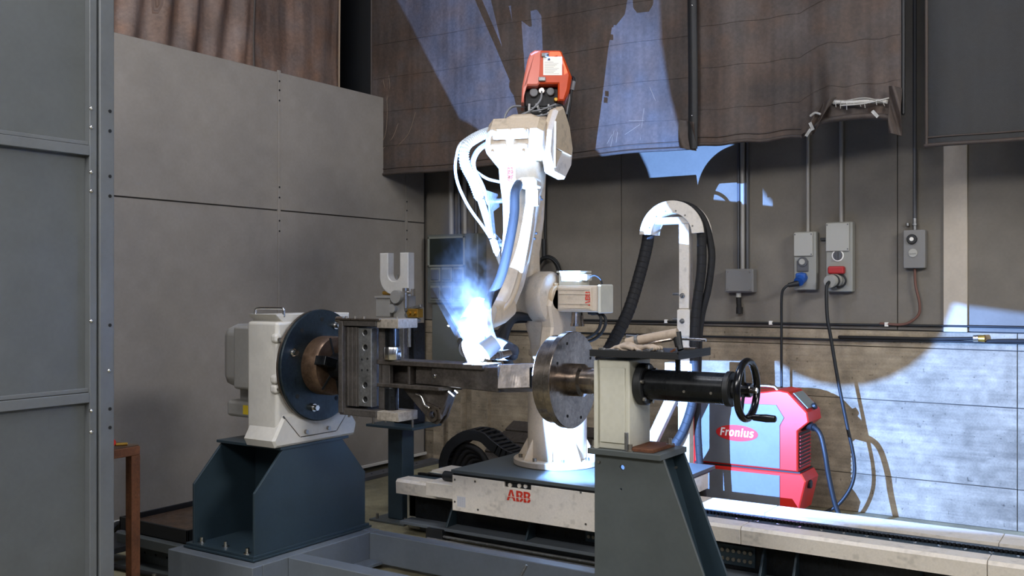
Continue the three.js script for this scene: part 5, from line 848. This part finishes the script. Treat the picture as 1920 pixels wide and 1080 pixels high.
  solo('wall_conduit', 'dark conduit rising from the small switch box', 'conduit', M.conduitDark, rod([-1.43, 2.07, W + 0.035], [-1.43, 4.2, W + 0.035], 0.013), [-1.43, 2.07, W + 0.035]);
  solo('power_cable', 'reddish brown cable curving down from the small switch box', 'cable', M.cableBrown, tube([[-1.43, 1.735, W + 0.035], [-1.425, 1.62, W + 0.035], [-1.40, 1.5, W + 0.035], [-1.405, 1.42, W + 0.03], [-1.46, 1.365, W + 0.03], [-1.53, 1.345, W + 0.025], [-1.66, 1.35, W + 0.02]], 0.009, 70, 8), [-1.66, 1.34, W + 0.02]);
  const run = (label, pts, r, m) => solo('wall_cable', label, 'cable', m, tube(pts, r, 120, 8), pts[0]);
  run('upper dark cable running level along the back wall', [[-5.2, 1.335, W + 0.018], [-4.2, 1.332, W + 0.018], [-3.1, 1.334, W + 0.018], [-2.64, 1.337, W + 0.018], [-1.9, 1.338, W + 0.018], [-1.3, 1.342, W + 0.018], [0.6, 1.345, W + 0.018]], 0.0085, M.cable);
  run('lower dark cable running level along the back wall', [[-5.2, 1.222, W + 0.02], [-4.2, 1.224, W + 0.02], [-3.1, 1.225, W + 0.02], [-2.4, 1.228, W + 0.02], [-1.92, 1.228, W + 0.02], [-1.3, 1.236, W + 0.02], [-0.9, 1.238, W + 0.02], [0.6, 1.24, W + 0.02]], 0.0075, M.cable);
  run('doubled black hose lying over the lower wall cable', [[-1.94, 1.248, W + 0.035], [-1.7, 1.25, W + 0.03], [-1.4, 1.25, W + 0.03], [-1.2, 1.256, W + 0.03], [-1.04, 1.262, W + 0.03]], 0.012, M.rubber);
  const h = thing('hose_coupling', 'brass and chrome hose coupling on the wall right of the pilaster', 'coupling', [-1.0, 1.255, W + 0.03]); part('ring', h, M.chrome, [rod([-1.06, 1.262, W + 0.03], [-1.03, 1.263, W + 0.03], 0.024)]); part('nut', h, M.brass, [rod([-1.03, 1.263, W + 0.03], [-0.99, 1.264, W + 0.03], 0.02, 0.026)]);
  run('black hose hanging level at the right edge of the wall', [[-0.97, 1.245, W + 0.03], [-0.9, 1.25, W + 0.03], [-0.7, 1.254, W + 0.03], [-0.2, 1.255, W + 0.03], [0.6, 1.255, W + 0.03]], 0.014, M.rubber);
  const clips = [[-3.3, 1.334, 'beside the left hose'], [-2.45, 1.338, 'between junction box and sockets'], [-1.62, 1.343, 'left of the brown cable']];
  for (const [x, y, w] of clips) solo('cable_clip', 'pale clip on the upper wall cable ' + w, 'clip', M.paper, box(x - 0.013, x + 0.013, y - 0.014, y + 0.016, W + 0.002, W + 0.03, 0.004), [x, y - 0.014, W + 0.015]);
  // cabinet in the far corner
  const C = -7.1, c = thing('wall_cabinet', 'grey electrical wall cabinet with a dark window in the far corner', 'cabinet', [-5.35, 0.85, W + 0.07]);
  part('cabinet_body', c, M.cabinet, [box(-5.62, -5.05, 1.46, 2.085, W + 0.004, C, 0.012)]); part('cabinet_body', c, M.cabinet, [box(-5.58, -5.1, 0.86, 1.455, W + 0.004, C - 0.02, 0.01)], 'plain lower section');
  part('window', c, M.screen, box(-5.58, -5.21, 1.81, 2.045, C - 0.004, C + 0.008, 0.003), 'dark window'); part('window_frame', c, M.cabinetTrim, [box(-5.605, -5.185, 2.045, 2.065, C, C + 0.014), box(-5.605, -5.185, 1.79, 1.81, C, C + 0.014), box(-5.605, -5.585, 1.79, 2.065, C, C + 0.014), box(-5.205, -5.185, 1.79, 2.065, C, C + 0.014)]);
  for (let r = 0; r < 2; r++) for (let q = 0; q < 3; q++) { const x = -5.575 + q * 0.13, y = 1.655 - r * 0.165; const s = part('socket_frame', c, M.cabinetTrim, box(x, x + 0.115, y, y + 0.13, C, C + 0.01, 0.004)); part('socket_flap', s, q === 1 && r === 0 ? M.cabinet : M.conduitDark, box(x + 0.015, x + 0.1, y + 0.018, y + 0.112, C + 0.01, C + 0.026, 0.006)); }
  for (const [x, r, w] of [[-5.42, 0.024, 'leftmost'], [-5.34, 0.014, 'second'], [-5.27, 0.02, 'third'], [-5.15, 0.016, 'rightmost']]) conduit(x, 2.085, 4.2, r, w + ' of the four conduits above the corner cabinet', r > 0.018 ? M.conduit : M.conduitDark);
  solo('wall_cable', 'dark cable hanging down behind the robot at mid wall', 'cable', M.cable, tube([[-4.42, 4.2, W + 0.03], [-4.42, 2.2, W + 0.03], [-4.42, 1.85, W + 0.03]], 0.012, 40, 8), [-4.42, 1.85, W + 0.03]);
  const bag = thing('hanging_cable_bundle', 'dark bundle of cables hanging on the wall behind the robot shoulder', 'cable bundle', [-4.38, 1.55, W + 0.08]);
  part('strap', bag, M.black, rod([-4.42, 1.86, W + 0.05], [-4.42, 2.02, W + 0.05], 0.02)); for (let k = 0; k < 6; k++) part('loop', bag, M.cable, new THREE.TorusGeometry(0.13 + 0.012 * k, 0.012, 8, 40).scale(0.75, 1, 1).translate(-4.38 + 0.012 * (k % 3), 1.74 - 0.015 * k, W + 0.05 + 0.012 * k));
}
// ---------------------------------------------------------------- lower left corner
{
  const t = thing('steel_work_table', 'rust brown square tube table frame behind the gate post', 'table', [-4.55, 0, -2.8]);
  for (const [x, z] of [[-4.325, -3.09], [-4.325, -2.45], [-4.9, -3.09], [-4.9, -2.45]]) part('leg', t, M.rust, box(x - 0.025, x + 0.025, 0, 0.76, z - 0.025, z + 0.025, 0.003));
  part('top_frame', t, M.rust, [box(-4.35, -4.30, 0.76, 0.805, -3.115, -2.425), box(-4.925, -4.875, 0.76, 0.805, -3.115, -2.425), box(-4.875, -4.35, 0.76, 0.805, -3.115, -3.065), box(-4.875, -4.35, 0.76, 0.805, -2.475, -2.425)]);
  part('table_top', t, M.brownSteel, box(-4.92, -4.305, 0.805, 0.812, -3.11, -2.43, 0.002));
  const k = thing('red_valve_knob', 'red knob with a brass stem lying on the brown table frame', 'knob', [-4.36, 0.812, -2.99]);
  part('grip', k, M.red, [turned('x', [0, 0.834, -2.985], [[0, -4.40], [0.018, -4.40], [0.022, -4.385], [0.022, -4.35], [0.016, -4.335], [0, -4.335]], 20)]); part('stem', k, M.brass, rod([-4.34, 0.823, -3.0], [-4.33, 0.82, -3.06], 0.008));
  const d = thing('floor_dolly', 'low black dolly with a small wheel on the floor behind the table', 'dolly', [-5.1, 0, -3.45]);
  part('deck', d, M.black, box(-5.35, -4.93, 0.1, 0.135, -3.62, -3.3)); for (const [x, z] of [[-4.98, -3.58], [-4.98, -3.34], [-5.3, -3.58], [-5.3, -3.34]]) part('wheel', d, M.rubber, [disc('x', [0, 0.045, z], 0.045, x - 0.015, x + 0.015, 0.006, 24), box(x - 0.02, x + 0.02, 0.08, 0.1, z - 0.02, z + 0.02, 0.002)]);
  solo('floor_hose', 'dark hose curling on the floor at the foot of the partition', 'hose', M.rubber, tube([[-5.5, 0.02, -3.0], [-5.45, 0.02, -3.4], [-5.42, 0.04, -3.62], [-5.35, 0.14, -3.72], [-5.3, 0.16, -3.66], [-5.34, 0.05, -3.58], [-5.5, 0.02, -3.5]], 0.016, 80, 8), [-5.5, 0.004, -3.0]);
  solo('floor_hose', 'dark hose running along the outrigger beam on the floor', 'hose', M.rubber, tube([[-5.2, 0.02, -3.3], [-5.0, 0.02, -3.42], [-4.7, 0.02, -3.44], [-4.52, 0.018, -3.46]], 0.014, 50, 8), [-4.7, 0.004, -3.44]);
}
// ---------------------------------------------------------------- black sleeved cables behind the workpiece
drawnAt(1.078, -0.125);
solo('robot_supply_hose', 'black hose hanging behind the wrist, left of a pair', 'hose', M.rubber, tube([[-3.0, 1.42, -4.75], [-3.14, 1.40, -4.72], [-3.22, 1.30, -4.70], [-3.24, 1.2, -4.71], [-3.21, 1.1, -4.76], [-3.13, 1.05, -4.84], [-3.08, 1.03, -4.86]], 0.016, 70, 10), [-3.08, 1.03, -4.86]);
solo('robot_supply_hose', 'broad black hose hanging behind the wrist, right of a pair', 'hose', M.rubber, tube([[-2.98, 1.44, -4.73], [-3.08, 1.43, -4.68], [-3.13, 1.32, -4.66], [-3.12, 1.22, -4.66], [-3.09, 1.12, -4.70], [-3.05, 1.06, -4.78], [-3.02, 1.03, -4.82]], 0.026, 70, 12), [-3.02, 1.03, -4.82]);

drawnAt(1, 0);
// ---------------------------------------------------------------- the arc, its sparks and its smoke
{
  const a = thing('welding_arc_flame', 'blinding blue white welding arc on the workpiece', 'arc', ARC);
  part('glowing_core', a, new THREE.MeshStandardMaterial({ color: '#ffffff', emissive: new THREE.Color().setRGB(0.7, 0.85, 1), emissiveIntensity: 60 }), new THREE.SphereGeometry(0.004, 16, 10).translate(...ARC));
  const l = new THREE.PointLight(ARC_COLOR, ARC_POWER, 0, 2); l.name = 'welding_arc'; l.castShadow = true; l.shadow.radius = 0.03; a.add(l);
  const sm = new THREE.MeshStandardMaterial({ color: '#ffffff', emissive: new THREE.Color().setRGB(0.8, 0.9, 1), emissiveIntensity: 6 });
  const sp = [[-2.905, 1.083, -3.86, 0.022, 'longer glowing spark below the workpiece'], [-2.875, 1.095, -3.86, 0.012, 'shorter glowing spark below the workpiece'], [-2.99, 1.41, -3.95, 0.006, 'tiny glowing spark floating in the smoke']];
  for (const [x, y, z, h, w] of sp) solo('glowing_spark', w, 'spark', sm, bar([x - h * 0.8, y + h * 0.5, z], [x + h * 0.8, y - h * 0.5, z], 0.006, 0.006, 0.002), [x, y, z]);
  // rising fume: thin curled veils whose density comes from a noise map
  const size = 256, N1 = noiseFn(8, 8, 31), N2 = noiseFn(17, 17, 32), N3 = noiseFn(40, 40, 33);
  const s = thing('welding_smoke', 'blue lit welding smoke drifting up left of the robot wrist', 'smoke', [-2.92, 1.245, -3.98]); s.userData.kind = 'stuff';
  const veils = [[0.02, 0.06, 0.30, 0.34, 1, 0.02], [-0.02, 0.02, 0.30, 0.48, 0.9, 0.37], [0.0, -0.02, 0.34, 0.56, 0.9, 0.71], [-0.02, -0.07, 0.38, 0.66, 0.8, 0.13], [0.02, -0.13, 0.46, 0.85, 0.6, 0.55]];
  veils.forEach(([x, z, w, h, k, ph], n) => {
    const d = new Uint8Array(size * size * 4);
    for (let j = 0; j < size; j++) for (let i = 0; i < size; i++) {
      const u = i / (size - 1), v = j / (size - 1), mx = (u - 0.5) * w + ph, my = v * h - ph;            // metres, so that the billows stay round
      const bend = 0.08 * (N1(mx * 0.9, my * 0.9 + 0.3) - 0.5), q = 0.5 * N1(mx * 1.3 + bend, my * 1.1) + 0.32 * N2(mx * 1.3 + bend * 2, my * 1.2 + bend) + 0.18 * N3(mx * 1.2, my * 1.2);
      const body = Math.max(0, 1 - Math.abs(2 * u - 1) ** 1.6) ** 1.3 * Math.min(1, (v * h + 0.01) / 0.24) * Math.max(0, 1 - v) ** 1.1, m = Math.min(1, Math.max(0, q - 0.27) * 2.1);
      d.fill(Math.min(255, 255 * body * m * k), (j * size + i) * 4, (j * size + i) * 4 + 3); d[(j * size + i) * 4 + 3] = 255;
    }
    const tx = new THREE.DataTexture(d, size, size); tx.magFilter = THREE.LinearFilter; tx.needsUpdate = true;
    const pg = new THREE.PlaneGeometry(1, 1, 24, 24), P = pg.attributes.position;
    for (let i = 0; i < P.count; i++) { const u = P.getX(i), v = P.getY(i) + 0.5; P.setXYZ(i, x + u * w * 0.86 - 0.05 * v, v * h - 0.004, z - u * w * 0.4 + 0.04 * Math.sin(u * 6 + v * 5 + n)); }
    pg.computeVertexNormals();
    const m = new THREE.Mesh(pg, new THREE.MeshPhysicalMaterial({ color: '#ffffff', roughness: 1, transmission: 0.5, thickness: 0, specularIntensity: 0, transparent: true, opacity: 0.04, alphaMap: tx, side: THREE.DoubleSide })); m.name = 'smoke_veil'; m.userData.kind = 'stuff'; s.add(m);
  });
}
scene.traverse((o) => { if (o.isMesh) o.castShadow = o.receiveShadow = true; });
renderer.render(scene, camera);
